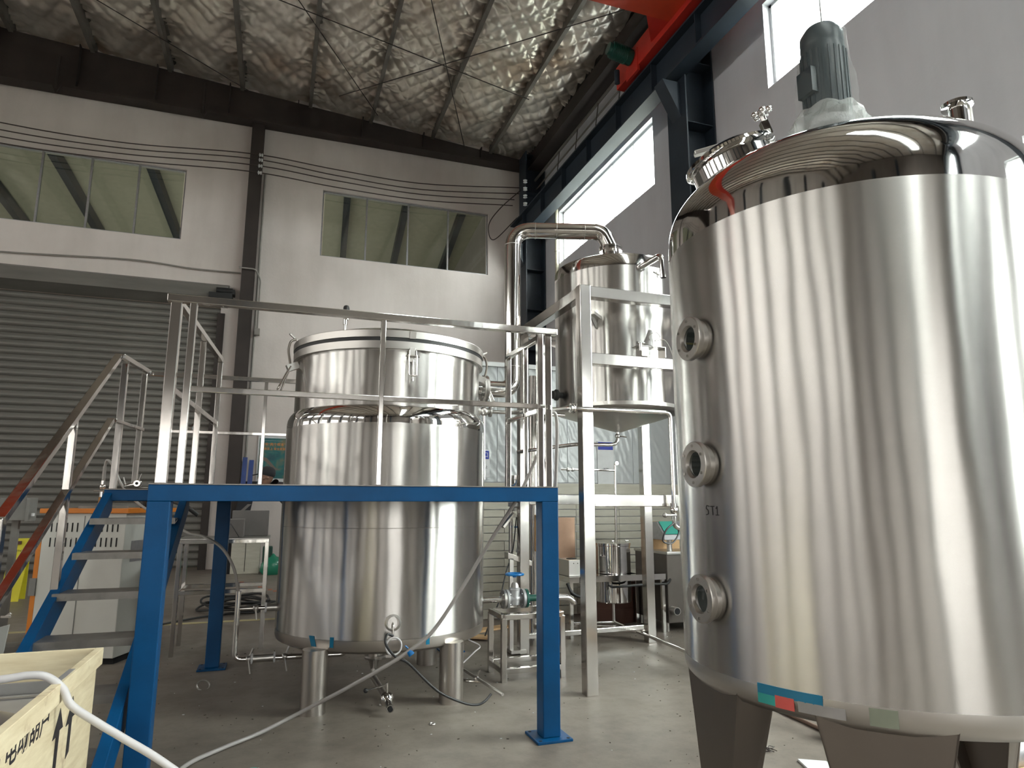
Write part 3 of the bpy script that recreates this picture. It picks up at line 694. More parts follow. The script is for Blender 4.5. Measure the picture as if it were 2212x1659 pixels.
# second outlet near the right leg
b = B(); b.tube([(1.40, 5.60, .34), (1.42, 5.50, .12), (1.50, 5.42, .10), (1.62, 5.36, .10)], .012, 12, .06); q = P2('sample_line', b, M['pipe'])
b = B(); b.cyl((1.50, 5.68, .16), (1.68, 5.02, .085), .011, n=12); obj('sample_pipe', b, M['satin'], q)
b = B(); b.ball((1.58, 5.385, .12), .024).cyl((1.58, 5.385, .12), (1.60, 5.36, .19), .006, n=8); obj('sample_valve', b, M['pipe'], q)
b = B(); b.tube(spline([(1.52, 5.62, .18), (1.64, 5.66, .26), (1.70, 5.7, .30), (1.60, 5.75, .36), (1.66, 5.8, .42)]), .006, 8); obj('thin_tube', b, M['hose'], q)
# pipework on the left side: feed loop with two sleeves
b = B(); b.tube([(-.235, 5.9, .80), (-.235, 5.9, .285), (.62, 5.9, .27), (.66, 5.95, .42)], .021, 16, .06); fl = P2('feed_loop', b, M['pipe'])
b = B(); b.tube([(-.235, 5.9, .665), (.12, 5.9, .665)], .016, 14); obj('branch_pipe', b, M['pipe'], fl)
for x, z, L in ((-.02, .665, .16), (-.10, .283, .16)):
    b = B(); b.cyl((x-.005, 5.9, z), (x+L, 5.9, z), .030, n=20); s_ = obj('sleeve', b, M['satin'], fl)
    for xx in (x-.012, x+L-.005): b = B(); b.cyl((xx, 5.9, z), (xx+.014, 5.9, z), .040, n=20); obj('white_clamp', b, M['paper'], fl)
for x in (-.13, .14):
    b = B(); b.ball((x, 5.9, .283), .028).cyl((x, 5.88, .283), (x+.02, 5.86, .18), .006, n=8).cyl((x, 5.9, .28), (x+.03, 5.9, .36), .008, n=8); obj('loop_valve', b, M['satin'], fl)
b = B(); b.ball((-.10, 5.9, .665), .026).cyl((-.10, 5.88, .66), (-.09, 5.87, .58), .007, n=8); obj('loop_valve', b, M['satin'], fl)
# small valve high on the right, with pipe to the frame
b = B(); b.ball((1.80, TY-.02, 2.335), .045).cyl((1.80, TY-.02, 2.36), (1.80, TY-.02, 2.46), .008, n=8); q = P2('side_valve', b, M['satin'])
b = B(); b.cyl((1.70, TY-.02, 2.335), (1.86, TY-.02, 2.335), .03, n=18).cyl((1.735, TY-.02, 2.335), (1.75, TY-.02, 2.335), .05, n=20).cyl((1.85, TY-.02, 2.335), (1.868, TY-.02, 2.335), .05, n=20); obj('valve_flange', b, M['satin'], q)
b = B(); b.tube([(1.86, TY-.02, 2.335), (2.62, TY-.02, 2.335)], .018, 14); obj('connecting_pipe', b, M['pipe'], q)
b = B(); b.tube([(1.80, TY-.02, 2.30), (1.80, TY-.04, 1.7)], .012, 10); obj('drop_pipe', b, M['pipe'], q)

# vapour pipe
vp = thing('vapour_pipe', 'thick polished pipe rising from the middle tank and bending over to the framed tank', 'pipe', (2.09, TY, 2.5))
b = B(); b.tube([(1.815, TY, 2.555), (2.09, TY, 2.555), (2.09, TY, 4.185), (2.93, 5.66, 4.155), (3.00, 5.63, 3.985)], .079, 36, .20, 10); obj('pipe', b, M['pipe'], vp)
b = B(); b.cyl((1.806, TY, 2.555), (1.828, TY, 2.555), .125, n=40); fo = obj('flange', b, M['satin'], vp)
for k in range(8):
    t = 2*PI*k/8+.2; b = B(); b.cyl((1.775, TY+.105*math.cos(t), 2.555+.105*math.sin(t)), (1.84, TY+.105*math.cos(t), 2.555+.105*math.sin(t)), .010, n=8); obj('bolt', b, M['pipe'], fo)
for z in (2.78, 4.02): b = B(); b.ring((2.09, TY, z), (0,0,1), .078, .0815, 0, .006, 36); obj('weld_ring', b, M['satin'], vp)
for x in (2.30, 2.50, 2.76): b = B(); b.ring((x, TY-(x-2.09)*.381, 4.185-(x-2.09)*.036), (.84,-.32,-.03), .078, .0815, 0, .006, 36); obj('weld_ring', b, M['satin'], vp)
b = B(); b.cyl((3.00, 5.63, 3.972), (3.00, 5.63, 3.992), .112, n=40).cyl((3.00, 5.63, 3.944), (3.00, 5.63, 3.966), .112, n=40); obj('flange', b, M['band'], vp)

# ================================================================== STAINLESS FRAME AND ITS TANK
fr = thing('equipment_frame', 'polished stainless square-tube frame carrying the cone-bottomed tank', 'frame', (3.18, 5.9, 0))
def F(name, b, mat=None, bevel=.005, label=None): return obj(name, b, mat or M['frame'], fr, bevel, label=label)
FX0, FX1, FY0, FY1 = 2.43, 3.93, 5.09, 6.62
for x, y in ((FX0, FY0), (FX1, FY0), (FX0, FY1), (FX1, FY1+.08)):
    b = B(); b.box(x-.05, x+.05, y-.05, y+.05, 0, 3.36); F('post', b)
for a in (((FX0+.05, FY0, 3.305), (FX1-.05, FY0, 3.305)), ((FX0, FY0+.05, 3.305), (FX0, FY1-.05, 3.305)), ((FX1, FY0+.05, 3.305), (FX1, FY1-.0, 3.305)), ((FX0+.05, FY1, 3.305), (FX1-.05, FY1+.05, 3.305)),
          ((FX0+.05, FY0, 2.71), (FX1-.05, FY0, 2.71)), ((FX1, FY0+.05, 2.71), (FX1, FY1, 2.71)),
          ((FX0+.05, FY0, 1.51), (FX1-.05, FY0, 1.51)), ((FX0+.05, FY1, 1.52), (FX1-.05, FY1+.05, 1.52)), ((FX1, FY0+.05, 1.51), (FX1, FY1, 1.51))):
    b = B(); b.bar(a[0], a[1], .09, .10); F('beam', b)
b = B(); b.bar((FX0+.05, FY1+.02, .16), (FX1-.05, FY1+.1, .16), .05, .05); F('beam', b)
b = B(); b.bar((FX0+.6, FY1+.9, .1), (FX1, FY1+.1, .12), .05, .06); F('brace', b)
RX, RY, RR = 3.22, 5.98, .625
rt = thing('receiver_tank', 'stainless cone-bottomed tank hung in the polished frame behind the large tank', 'tank', (RX, RY, 2.2))
def Q(name, b, mat, bevel=0): return obj(name, b, mat, rt, bevel)
R3 = (RX, RY, 0)
b = B(); b.lathe([(RR, 2.42), (RR, 3.735)], R3, n=112, caps=False); Q('shell', b, M['brushed'])
b = B(); b.lathe([(RR, 3.735), (RR, 3.83), (RR-.012, 3.853), (RR-.05, 3.87), (.35, 3.90), (0, 3.91)], R3, n=112, caps=False); Q('top_cover', b, M['band'])
b = B(); b.lathe([(RR, 2.42), (RR, 2.385), (RR-.02, 2.365), (RR-.045, 2.358), (.03, 2.19), (.0, 2.19)], R3, n=112, caps=False); Q('cone_bottom', b, M['satin'])
for k in range(4):
    t = R(45+90*k); n = Vector((math.cos(t), math.sin(t), 0)); b = B(); b.bar(Vector((RX, RY, 3.22))+n*(RR-.02), Vector((RX, RY, 3.22))+n*(RR+.20), .10, .03); b.bar(Vector((RX, RY, 3.14))+n*(RR), Vector((RX, RY, 3.22))+n*(RR+.16), .012, .06); Q('support_lug', b, M['satin'])
b = B(); b.cyl((3.00, 5.63, 3.86), (3.00, 5.63, 3.944), .080, n=36); Q('top_flange', b, M['band'])
b = B(); b.tube([(3.165, 5.37, 3.71), (3.243, 5.10, 3.755), (3.252, 5.10, 3.535)], .029, 18, .06); ov = Q('overflow_pipe', b, M['mirror'])
b = B(); b.lathe([(.033, 0), (.045, 0), (.045, .02), (.033, .02)], (3.168, 5.362, 3.713), (.08, -.27, .045), 24); obj('collar', b, M['mirror'], ov)
b = B(); b.cyl((3.252, 5.10, 3.534), (3.252, 5.10, 3.540), .024, n=18); obj('pipe_bore', b, M['dark'], ov)
b = B(); b.bar((3.27, 5.30, 3.66), (3.32, 5.27, 3.62), .012, .012).bar((3.30, 5.29, 3.67), (3.30, 5.27, 3.59), .008, .008); Q('wing_nut', b, M['satin'])
b = B(); b.cyl((RX-.01, RY, 2.10), (RX-.01, RY, 2.20), .016, n=14).ball((RX-.01, RY, 2.15), .028).cyl((RX-.01, RY-.02, 2.15), (RX+.07, RY-.04, 2.14), .006, n=8); cv = Q('outlet_valve', b, M['pipe'])
b = B(); b.tube([(RX-.01, RY, 2.12), (RX-.03, RY, 2.075), (RX-.09, RY, 2.06), (2.75, RY, 2.055), (2.30, RY+.45, 2.0)], .018, 14, .05); obj('outlet_pipe', b, M['pipe'], cv)
b = B(); b.lathe([(.03, 0), (.03, .05), (.055, .05), (.055, .07), (.04, .085), (.04, .10), (0, .10)], (RX-RR*.998, RY-.02, 2.53), (-1, -.05, 0), 26); Q('side_port', b, M['rubber'])
# drain pipe across the front of the frame
fp = thing('front_pipe', 'thin polished pipe clamped across the frame under the cone-bottomed tank with a lever valve', 'pipe', (3.19, 5.0, 1.4))
b = B(); b.tube([(1.98, 5.72, 2.30), (2.26, 5.0, 2.262), (3.19, 4.98, 2.262), (3.19, 4.98, 1.45)], .018, 16, .05); obj('pipe', b, M['pipe'], fp)
b = B(); b.lathe([(.018, 0), (.040, 0), (.040, .010), (.03, .014), (.03, .024), (.040, .028), (.040, .038), (.018, .038)], (2.25, 5.0, 2.262), (1, 0, 0), 22); obj('clamp', b, M['band'], fp)
b = B(); b.ball((3.19, 4.98, 1.43), .035).cyl((3.19, 4.98, 1.45), (3.19, 4.98, 1.49), .03, n=16).cyl((3.19, 4.98, 1.36), (3.19, 4.98, 1.40), .026, n=16); obj('valve_body', b, M['pipe'], fp)
b = B(); b.tube([(3.19, 4.95, 1.39), (3.08, 4.93, 1.39)], .008, 8).ball((3.07, 4.93, 1.39), .02); obj('lever', b, M['satin'], fp)
b = B(); b.tube([(3.19, 4.98, 1.36), (3.19, 4.98, 1.30), (3.26, 4.99, 1.27)], .02, 12, .03); obj('elbow', b, M['pipe'], fp)
cb = B()
cb.tube(spline([(3.19, 4.97, 1.33), (3.09, 4.95, 1.27), (3.06, 4.96, 1.18), (3.16, 4.98, 1.16), (3.24, 5.0, 1.24), (3.22, 5.02, 1.31)]), .007, 8)
tag(obj('cable_loop', cb, M['cable']), 'black cable looped below the lever valve beside the large tank', 'cable')
# bracket lamp on the middle beam
bl = thing('sight_lamp', 'small grey lamp head on a white bracket standing on the middle beam of the frame', 'lamp', (3.03, 5.09, 2.76))
b = B(); b.box(2.96, 3.03, 5.03, 5.13, 2.762, 2.85).box(2.92, 3.20, 5.02, 5.14, 2.85, 2.858).box(3.19, 3.20, 5.02, 5.14, 2.762, 2.85); obj('bracket', b, M['satin'], bl, .002)
b = B(); b.lathe([(.05, 0), (.045, .03), (.03, .09), (.022, .15), (0, .155)], (3.04, 5.06, 2.858), (.22, 0, 1), 24); obj('lamp_head', b, M['grey_plastic'], bl)
b = B(); b.tube(spline([(3.05, 5.03, 2.90), (3.02, 5.0, 2.94), (3.08, 4.99, 2.975), (3.13, 5.0, 2.94), (3.08, 5.01, 2.90), (3.17, 5.0, 2.915), (3.22, 5.0, 2.86), (3.25, 5.0, 2.78)]), .004, 8); obj('lamp_cable', b, M['grey_wire'], bl)
b = B(); b.cyl((2.93, 5.0, 2.80), (2.93, 5.0, 2.87), .014, n=12).cyl((2.90, 5.0, 2.87), (2.97, 5.0, 2.87), .012, n=12); obj('fitting', b, M['pipe'], bl)

# ================================================================== LARGE TANK AT THE RIGHT
GX, GY, GR = 2.614, 2.476, .842
gt = thing('storage_tank', 'largest stainless tank with a mirror dome filling the right edge of the view', 'tank', (GX, GY, 0))
def G(name, b, mat, bevel=0, label=None): return obj(name, b, mat, gt, bevel, label=label)
G3 = (GX, GY, 0)
b = B(); b.lathe([(GR, .806), (GR, 1.4), (GR, 2.0), (GR, 2.728)], G3, n=144, caps=False); G('shell', b, M['brushed_big'])
prof = [(GR, 2.728), (GR, 2.80)]
for i in range(1, 25):
    t = PI/2*i/24; nn = 2/2.35; prof.append((GR*max(0, math.cos(t))**nn, 2.80+.41*math.sin(t)**nn))
b = B(); b.lathe(prof, G3, n=144, caps=False); G('dome', b, M['mirror'])
b = B(); b.lathe([(GR, .806), (GR+.001, .775), (GR-.006, .742), (GR-.03, .715), (.6, .66), (0, .62)], G3, n=144, caps=False); G('bottom_dish', b, M['satin'])
def sight(z, az=R(177.0)):
    n = Vector((math.cos(az), math.sin(az), 0)); o = Vector((GX, GY, z))+n*(GR-.012)
    b = B(); b.lathe([(.088, 0), (.088, .030), (.084, .033), (.084, .035)], o, n, 44).lathe([(.084, .034), (.098, .036), (.10, .040), (.10, .060), (.097, .063)], o, n, 44, False).lathe([(.097, .063), (.062, .063), (.054, .052), (.054, .044)], o, n, 44, False)
    s = G('sight_glass', b, M['satin'])
    b = B(); b.lathe([(.084, .034), (.093, .034), (.093, .037), (.084, .037)], o, n, 44); obj('gasket', b, M['rubber'], s)
    b = B(); b.cyl(o+n*.040, o+n*.048, .0545, n=36); obj('glass_disc', b, M['glass_dark'], s)
    tv = Vector((-n.y, n.x, 0)); b = None
    for k in range(6):
        t = PI/2+2*PI*k/6; c = o+tv*(.080*math.cos(t))+Vector((0, 0, .080*math.sin(t)))
        b = B(); b.cyl(c+n*.0625, c+n*.069, .0065, n=10); obj('screw', b, M['pipe'], s)
for z in (2.229, 1.663, 1.095): sight(z)
def big_leg(az, w0=.30, w1=.10):
    n = Vector((math.cos(az), math.sin(az), 0)); tv = Vector((-n.y, n.x, 0)); o = Vector((GX, GY, 0))+n*(GR-.035)
    def q(u, z, r=0): return o+tv*u+n*r+Vector((0, 0, z))
    b = B(); b.prism([q(-w0/2, .78), q(w0/2, .78), q(w1/2, 0), q(-w1/2, 0)], n*-.012)
    for sg in (-1, 1):
        b.prism([q(sg*w0/2, .78), q(sg*w0/2, .72, -.16), q(sg*w1/2, 0, -.07), q(sg*w1/2, 0)], tv*(-sg*.010))
    G('leg', b, M['darkened'], .003)
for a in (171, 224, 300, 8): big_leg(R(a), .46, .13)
# manhole on the left shoulder of the dome
mo = Vector((2.15, 2.63, 3.12)); ma = Vector((-.34, .10, 1)).normalized()
b = B(); b.lathe([(.205, -.10), (.205, .115)], mo, ma, 64, False); mh = G('manhole', b, M['mirror'])
b = B(); b.lathe([(.200, .10), (.222, .108), (.234, .122), (.228, .140), (.205, .150), (.17, .170), (.10, .190), (0, .197)], mo, ma, 64, False); obj('manhole_lid', b, M['mirror'], mh)
s_, t_ = B().frame_of(ma)
def mp_(x, y, z): return mo+Vector((x, y, 0))+Vector((0, 0, z))
kd = Vector((.62, -.36, 0)).normalized(); kp = mo+kd*.245+ma*.10
b = B(); b.bar(kp-Vector((0,0,.03)), kp+ma*.06, .05, .03, kd); cl = obj('clamp_lug', b, M['satin'], mh, .003)
b = B(); b.cyl(kp, kp+ma*.26+kd*-.01, .009, n=12); obj('swing_bolt', b, M['pipe'], mh)
b = B(); hk = kp+ma*.27
for k in range(5):
    t = 2*PI*k/5; a1, b1 = s_, t_; b.ball(hk+a1*.038*math.cos(t)+b1*.038*math.sin(t), .018, 10, 8)
b.lathe([(0, -.012), (.034, -.010), (.036, .004), (.02, .014), (0, .016)], hk, ma, 20); b.cyl(hk-ma*.06, hk, .014, n=12); obj('star_knob', b, M['mirror'], mh)
b = B(); b.bar(mo-kd*.16+ma*.175, hk-ma*.11, .05, .022, ma); obj('yoke_bar', b, M['satin'], mh, .004)
b = B(); b.bar(hk-ma*.13-kd*.01, hk-ma*.05-kd*.01, .045, .04, kd); obj('bolt_fork', b, M['band'], mh, .003)
b = B(); b.torus(kp+kd*.045+ma*.015, Vector((-kd.y, kd.x, 0)), .035, .009, 18, 8, R(-120), R(70)); obj('hinge_hook', b, M['satin'], mh)
b = B(); b.cyl(kp+kd*.06-Vector((0,0,.14)), kp+kd*.06-Vector((0,0,.0)), .04, n=24); obj('inlet_stub', b, M['mirror'], mh)
# ferrule nozzle on the right
b = B(); nzp = Vector((2.75, 1.90, 3.02)); b.cyl(nzp, nzp+Vector((0, 0, .20)), .036, n=24).lathe([(.036, 0), (.062, .008), (.062, .022), (.03, .03), (0, .03)], nzp+Vector((0, 0, .195)), (0,0,1), 30); fn = G('ferrule_nozzle', b, M['mirror'])
b = B(); b.bar(nzp+Vector((.05, -.02, .13)), nzp+Vector((.05, -.02, .235)), .012, .012); obj('clamp_bolt', b, M['satin'], fn)
# hand-written mark
def text_mesh(name, body, size, mat, parent, mtx, ext=.0004, space=1.0, off=0.0):
    cu = bpy.data.curves.new(name, 'FONT'); cu.body = body; cu.size = size; cu.extrude = ext; cu.align_x = 'CENTER'; cu.align_y = 'CENTER'; cu.space_character = space; cu.resolution_u = 3; cu.offset = off
    to = bpy.data.objects.new(name, cu); COL.objects.link(to)
    dg = bpy.context.evaluated_depsgraph_get(); me = bpy.data.meshes.new_from_object(to.evaluated_get(dg))
    COL.objects.unlink(to); bpy.data.objects.remove(to)
    inv = world_loc(parent).inverted() if parent is not None else Matrix.Identity(4)
    me.transform(inv @ mtx); o = bpy.data.objects.new(name, me); COL.objects.link(o); me.materials.clear(); me.materials.append(mat)
    if parent is not None: o.parent = parent
    return o
def face_mtx(o, n, right=None):
    n = Vector(n).normalized(); r = Vector((0,0,1)).cross(n).normalized() if right is None else Vector(right).normalized(); u = n.cross(r)
    m = Matrix.Identity(4)
    for i, a in enumerate((r, u, n)): m[0][i], m[1][i], m[2][i] = a
    m.translation = Vector(o); return m
az = R(180.5); n = Vector((math.cos(az), math.sin(az), 0))
mk = B()
def stroke(pts, w=.0035):
    for i in range(len(pts)-1):
        def sp(u, z):
            t = az+u/GR; return Vector((GX+math.cos(t)*(GR+.0008), GY+math.sin(t)*(GR+.0008), 1.463+z))
        mk.bar(sp(*pts[i]), sp(*pts[i+1]), w, .0012, n)
stroke([(-.022, .018), (-.040, .022), (-.046, .010), (-.030, .000), (-.030, -.014), (-.046, -.018)])
stroke([(-.014, .018), (.014, .018)]); stroke([(.0, .018), (.002, -.018)])
stroke([(.024, .008), (.032, .018), (.032, -.018)]); stroke([(.022, -.018), (.042, -.018)])
G('marker_writing', mk, M['marker'], label='hand-written ST1 in marker pen')
# protective tape and label on the bottom rim
def patch(name, a0, a1, z0, z1, mat, label, r=GR+.0022):
    b = B(); n_ = 8; vs = []
    for i in range(n_+1):
        a = R(a0+(a1-a0)*i/n_)
        for rr in (r-.002, r):
            for z in (z0, z1): vs.append((GX+rr*math.cos(a), GY+rr*math.sin(a), z))
    fs = []
    for i in range(n_):
        p_, q_ = i*4, (i+1)*4; fs += [(p_, q_, q_+1, p_+1), (p_+2, p_+3, q_+3, q_+2), (p_+1, q_+1, q_+3, p_+3), (p_, p_+2, q_+2, q_)]
    b.add(vs, fs); return G(name, b, mat, label=label)
patch('tape_strip', -166, -149, .780, .815, M['tape'], 'turquoise film remnant')
patch('tape_remnant', -166, -161, .745, .780, M['teal'], 'turquoise film corner')
patch('label_sticker', -161, -156, .742, .785, simple('red_label', (.55,.08,.07), .5), 'small red and white sticker')
patch('film_remnant', -155, -144, .745, .782, M['grey_plastic'], 'smeared grey film remnant')
patch('paper_label', -139, -133, .742, .800, simple('pale_green_label', (.20,.22,.17), .5), 'pale square sticker')
# wrapped mixer motor on top of the dome
mm = thing('mixer_motor', 'dark geared motor wrapped in clear plastic on top of the large tank', 'motor', (GX, GY, 3.18))
b = B(); b.cyl((GX, GY, 3.16), (GX, GY, 3.24), .14, n=32).cyl((GX, GY, 3.24), (GX, GY, 3.40), .085, n=28).cyl((GX, GY, 3.40), (GX, GY, 3.44), .125, n=28); obj('gearbox', b, M['alu'], mm)
b = B(); b.lathe([(.105, 3.44), (.112, 3.47), (.112, 3.84), (.105, 3.87), (.108, 3.88), (.106, 3.95), (.08, 3.99), (0, 4.0)], (GX, GY, 0), (0,0,1), 40); b.box(GX-.140, GX-.10, GY-.05, GY+.05, 3.58, 3.72)
mtb = obj('motor_body', b, simple('motor_paint', (.014,.028,.036), .4), mm)
for k in range(24):
    t = 2*PI*k/24; b = B(); b.bar((GX+.114*math.cos(t), GY+.114*math.sin(t), 3.49), (GX+.114*math.cos(t), GY+.114*math.sin(t), 3.83), .012, .005, (math.cos(t), math.sin(t), 0)); obj('cooling_fin', b, mtb.data.materials[0], mtb)
b = B(); n_ = 56; rows_ = [(3.20, .135), (3.23, .150), (3.30, .175), (3.37, .190), (3.42, .196), (3.46, .165), (3.50, .148), (3.56, .150), (3.62, .152), (3.68, .146), (3.74, .132), (3.82, .126), (3.90, .122), (3.96, .116), (3.995, .095), (4.012, .05), (4.016, .001)]
rnd = random.Random(3); vs = []
for i, (z, r) in enumerate(rows_):
    for k in range(n_):
        t = 2*PI*k/n_; w = (1 if i < 6 else .45)
        rr = r*(1+w*(.06*math.sin(5*t+i*1.3)+.045*math.sin(11*t-i*2.1)+.025*rnd.uniform(-1, 1))) if i < len(rows_)-1 else r
        vs.append((GX+rr*math.cos(t), GY+rr*math.sin(t), z+(.008*math.sin(7*t+i) if i < 14 else 0)))
b.add(vs, [(i*n_+k, i*n_+(k+1) % n_, (i+1)*n_+(k+1) % n_, (i+1)*n_+k) for i in range(len(rows_)-1) for k in range(n_)], True)
b.mi = [0 if i < 6 else 1 for i in range(len(rows_)-1) for k in range(n_)]
obj('plastic_wrap', b, [M['wrap'], M['wrap2']], mm, label='crumpled clear plastic wrap')

# ================================================================== VALVES, STANDS AND SMALL PLANT
gv = thing('globe_valve', 'cast grey globe valve with a blue handwheel on the side outlet of the middle tank', 'valve', (2.07, 5.86, .56))
gy, gz = 5.86, .645
def V(name, b, mat, bevel=0, parent=None, label=None): return obj(name, b, mat, parent or gv, bevel, label=label)
b = B(); b.cyl((1.745, gy, gz), (1.985, gy, gz), .026, n=22).cyl((1.755, gy, gz), (1.768, gy, gz), .04, n=22); V('inlet_pipe', b, M['pipe'])
def vflange(x, mat, r=.082, w=.022):
    b = B(); b.cyl((x, gy, gz), (x+w, gy, gz), r, n=36); f = V('flange', b, mat)
    for k in range(4):
        t = PI/4+PI/2*k; b = B(); b.cyl((x-.012, gy+.062*math.cos(t), gz+.062*math.sin(t)), (x+w+.012, gy+.062*math.cos(t), gz+.062*math.sin(t)), .008, n=8); obj('bolt', b, M['pipe'], f)
vflange(1.955, M['satin']); vflange(1.985, M['cast']); vflange(2.135, M['cast']); vflange(2.164, M['green'])
b = B(); b.cyl((1.978, gy, gz), (1.984, gy, gz), .080, n=32).cyl((2.158, gy, gz), (2.163, gy, gz), .080, n=32); V('gasket', b, M['rubber'])
b = B(); b.lathe([(.030, 0), (.040, .03), (.052, .065), (.052, .08), (.040, .115), (.030, .15)], (2.0, gy, gz), (1,0,0), 28)
b.lathe([(.048, -.05), (.052, -.02), (.048, .03), (.046, .075), (.050, .078), (.050, .092), (.038, .098)], (2.07, gy, gz), (0,0,1), 28); V('body', b, M['cast'])
b = B(); b.lathe([(.038, .092), (.034, .12), (.022, .14)], (2.07, gy, gz), (0,0,1), 8).cyl((2.07, gy, gz+.135), (2.07, gy, gz+.205), .011, n=12); V('bonnet', b, M['satin'])
b = B(); b.torus((2.07, gy, gz+.212), (0,0,1), .075, .011, 36, 10)
for k in range(4): t = PI/4+k*PI/2; b.bar((2.07, gy, gz+.195), (2.07+.07*math.cos(t), gy+.07*math.sin(t), gz+.21), .012, .007)
b.cyl((2.07, gy, gz+.185), (2.07, gy, gz+.21), .018, n=16); V('handwheel', b, M['wheel'])
b = B(); b.cyl((2.18, gy, gz), (2.36, gy, gz), .030, n=22); V('green_pipe', b, M['green'])
b = B(); b.cyl((2.34, gy, gz), (2.362, gy, gz), .06, n=28); V('end_flange', b, M['satin'])
b = B(); b.tube([(2.36, gy, gz), (2.59, gy, gz-.01), (2.645, gy, gz-.05), (2.65, gy, gz-.075)], .028, 20, .04); V('outlet_pipe', b, M['pipe'])
def frame_stand(name, label, x0, x1, y0, y1, h, t=.035, low=.10, mat='tube', top=False, group=None, solid=None):
    s = thing(name, label, 'stand', ((x0+x1)/2, (y0+y1)/2, 0), group=group)
    for x in (x0, x1):
        for y in (y0, y1): b = B(); b.box(x-t/2, x+t/2, y-t/2, y+t/2, 0, h-.03); obj('leg', b, M[mat], s, .003)
    for z in ((h-.02, low) if low else (h-.02,)):
        for p, q in (((x0, y0), (x1, y0)), ((x0, y1), (x1, y1)), ((x0, y0), (x0, y1)), ((x1, y0), (x1, y1))):
            b = B(); b.bar((*p, z), (*q, z), t*.96, t); obj('rail', b, M[mat], s, .003)
    if top: b = B(); b.box(x0-.03, x1+.03, y0-.03, y1+.03, h-.002, h+.012); obj('table_top', b, M[solid or 'satin'], s, .003)
    return s
frame_stand('frame_stand', 'small open stainless stand of square tube under the globe valve', 1.90, 2.44, 5.66, 6.03, .545, .045, .09)
frame_stand('work_stand', 'stainless work stand with a lower rail standing behind the left side of the middle tank', -.88, -.06, 7.60, 8.15, 1.115, .04, .60, top=True)
b = B(); b.box(-.56, -.30, 7.72, 8.0, 1.128, 1.315); bx = thing('carton', 'grey carton with a strap standing on the work stand, left of the two', 'box', (-.43, 7.86, 1.128)); obj('box_body', b, M['grey_card'], bx, .004)
b = B(); b.tube([(-.50, 7.71, 1.13), (-.43, 7.71, 1.27), (-.34, 7.71, 1.13)], .004, 6); obj('strap', b, M['cable'], bx)
b = B(); b.box(-.44, -.06, 8.03, 8.17, 1.128, 1.40); tag(obj('carton', b, M['grey_card'], None, .004), 'taller plain grey carton standing at the back of the work stand', 'box')
b = B(); b.prism([(-.36, 8.02, 1.40), (-.32, 8.02, 1.40), (-.25, 8.02, 1.47), (-.29, 8.02, 1.47)], (0, .01, 0)); tag(obj('wood_slip', b, M['grey_card']), 'short slanting slip sticking up from the taller grey carton', 'strip')
# rods and kettle bench behind the frame
kt = thing('bench', 'stainless bench behind the frame carrying the small kettle', 'bench', (3.85, 7.4, 0))
b = B(); b.box(3.16, 3.64, 7.10, 7.78, .60, .665).box(4.08, 4.40, 7.10, 7.78, .60, .665).box(3.64, 4.08, 7.10, 7.18, .60, .665).box(3.64, 4.08, 7.62, 7.78, .60, .665); obj('bench_top', b, M['tube'], kt)
for x, y in ((3.19, 7.13), (4.37, 7.13), (3.19, 7.75), (4.37, 7.75)): b = B(); b.box(x-.02, x+.02, y-.02, y+.02, 0, .60); obj('leg', b, M['tube'], kt, .002)
ke = thing('kettle', 'small polished steel kettle with two lid knobs sunk in the bench', 'kettle', (3.86, 7.40, .33))
b = B(); b.lathe([(.20, .335), (.212, .345), (.212, .98), (.216, .985), (.216, 1.0)], (3.86, 7.4, 0), n=56, caps=False).lathe([(.20, .336), (.03, .31), (0, .31)], (3.86, 7.4, 0), n=56, caps=False); obj('shell', b, M['mirror'], ke)
b = B(); b.lathe([(.218, 1.0), (.218, 1.015), (.0, 1.03)], (3.86, 7.4, 0), n=56, caps=False); obj('lid', b, M['band'], ke)
for x in (3.79, 3.97): b = B(); b.cyl((x, 7.24, 1.02), (x, 7.24, 1.045), .01, n=10).cyl((x-.02, 7.24, 1.045), (x+.02, 7.24, 1.045), .01, n=10); obj('lid_knob', b, M['satin'], ke)
b = B(); b.tube([(3.86, 7.4, .32), (3.86, 7.4, .10)], .018, 14); obj('outlet_pipe', b, M['satin'], ke)
b = B(); b.tube([(3.82, 7.22, 1.03), (3.83, 7.22, 1.95)], .014, 12).tube([(3.12, 7.22, 1.872), (3.82, 7.22, 1.872)], .012, 12).lathe([(.012, 0), (.022, .0), (.022, .03), (.012, .03)], (3.83, 7.20, 1.955), (0,-1,0), 18); obj('rising_pipe', b, M['pipe'], ke)
b = B(); b.lathe([(.012, 0), (.024, .0), (.024, .025), (.012, .03), (.012, .06), (.022, .06), (.022, .08)], (3.20, 7.22, 1.872), (1,0,0), 16); obj('coupling', b, M['satin'], ke)
b = B(); b.tube([(3.62, 7.06, .575), (3.66, 7.05, .545), (4.20, 7.05, .56), (4.40, 7.06, .55), (4.46, 7.10, .60)], .014, 10, .04); tag(obj('black_hose', b, M['rubber']), 'black hose hanging along the front of the kettle bench', 'hose')
fm = thing('control_box', 'brushed metal box with a round vent on top on the left end of the bench', 'box', (3.40, 7.45, .665))
b = B(); b.box(3.18, 3.40, 7.16, 7.50, .667, .845); obj('housing', b, M['satin'], fm, .004)
b = B(); b.lathe([(.06, 0), (.06, .008), (.03, .012), (0, .012)], (3.29, 7.33, .845), n=28); obj('vent', b, M['rubber'], fm)
for k in range(3): b = B(); b.cyl((3.24+k*.05, 7.155, .81), (3.24+k*.05, 7.16, .81), .005, n=8); obj('screw', b, M['rubber'], fm)
b = B(); b.box(3.29, 3.52, 7.72, 7.735, .667, 1.31); tag(obj('metal_sheet', b, simple('coppery_sheet', (.42,.27,.19), .3, .7), None, .006), 'coppery metal sheet standing on the left end of the kettle bench', 'sheet')
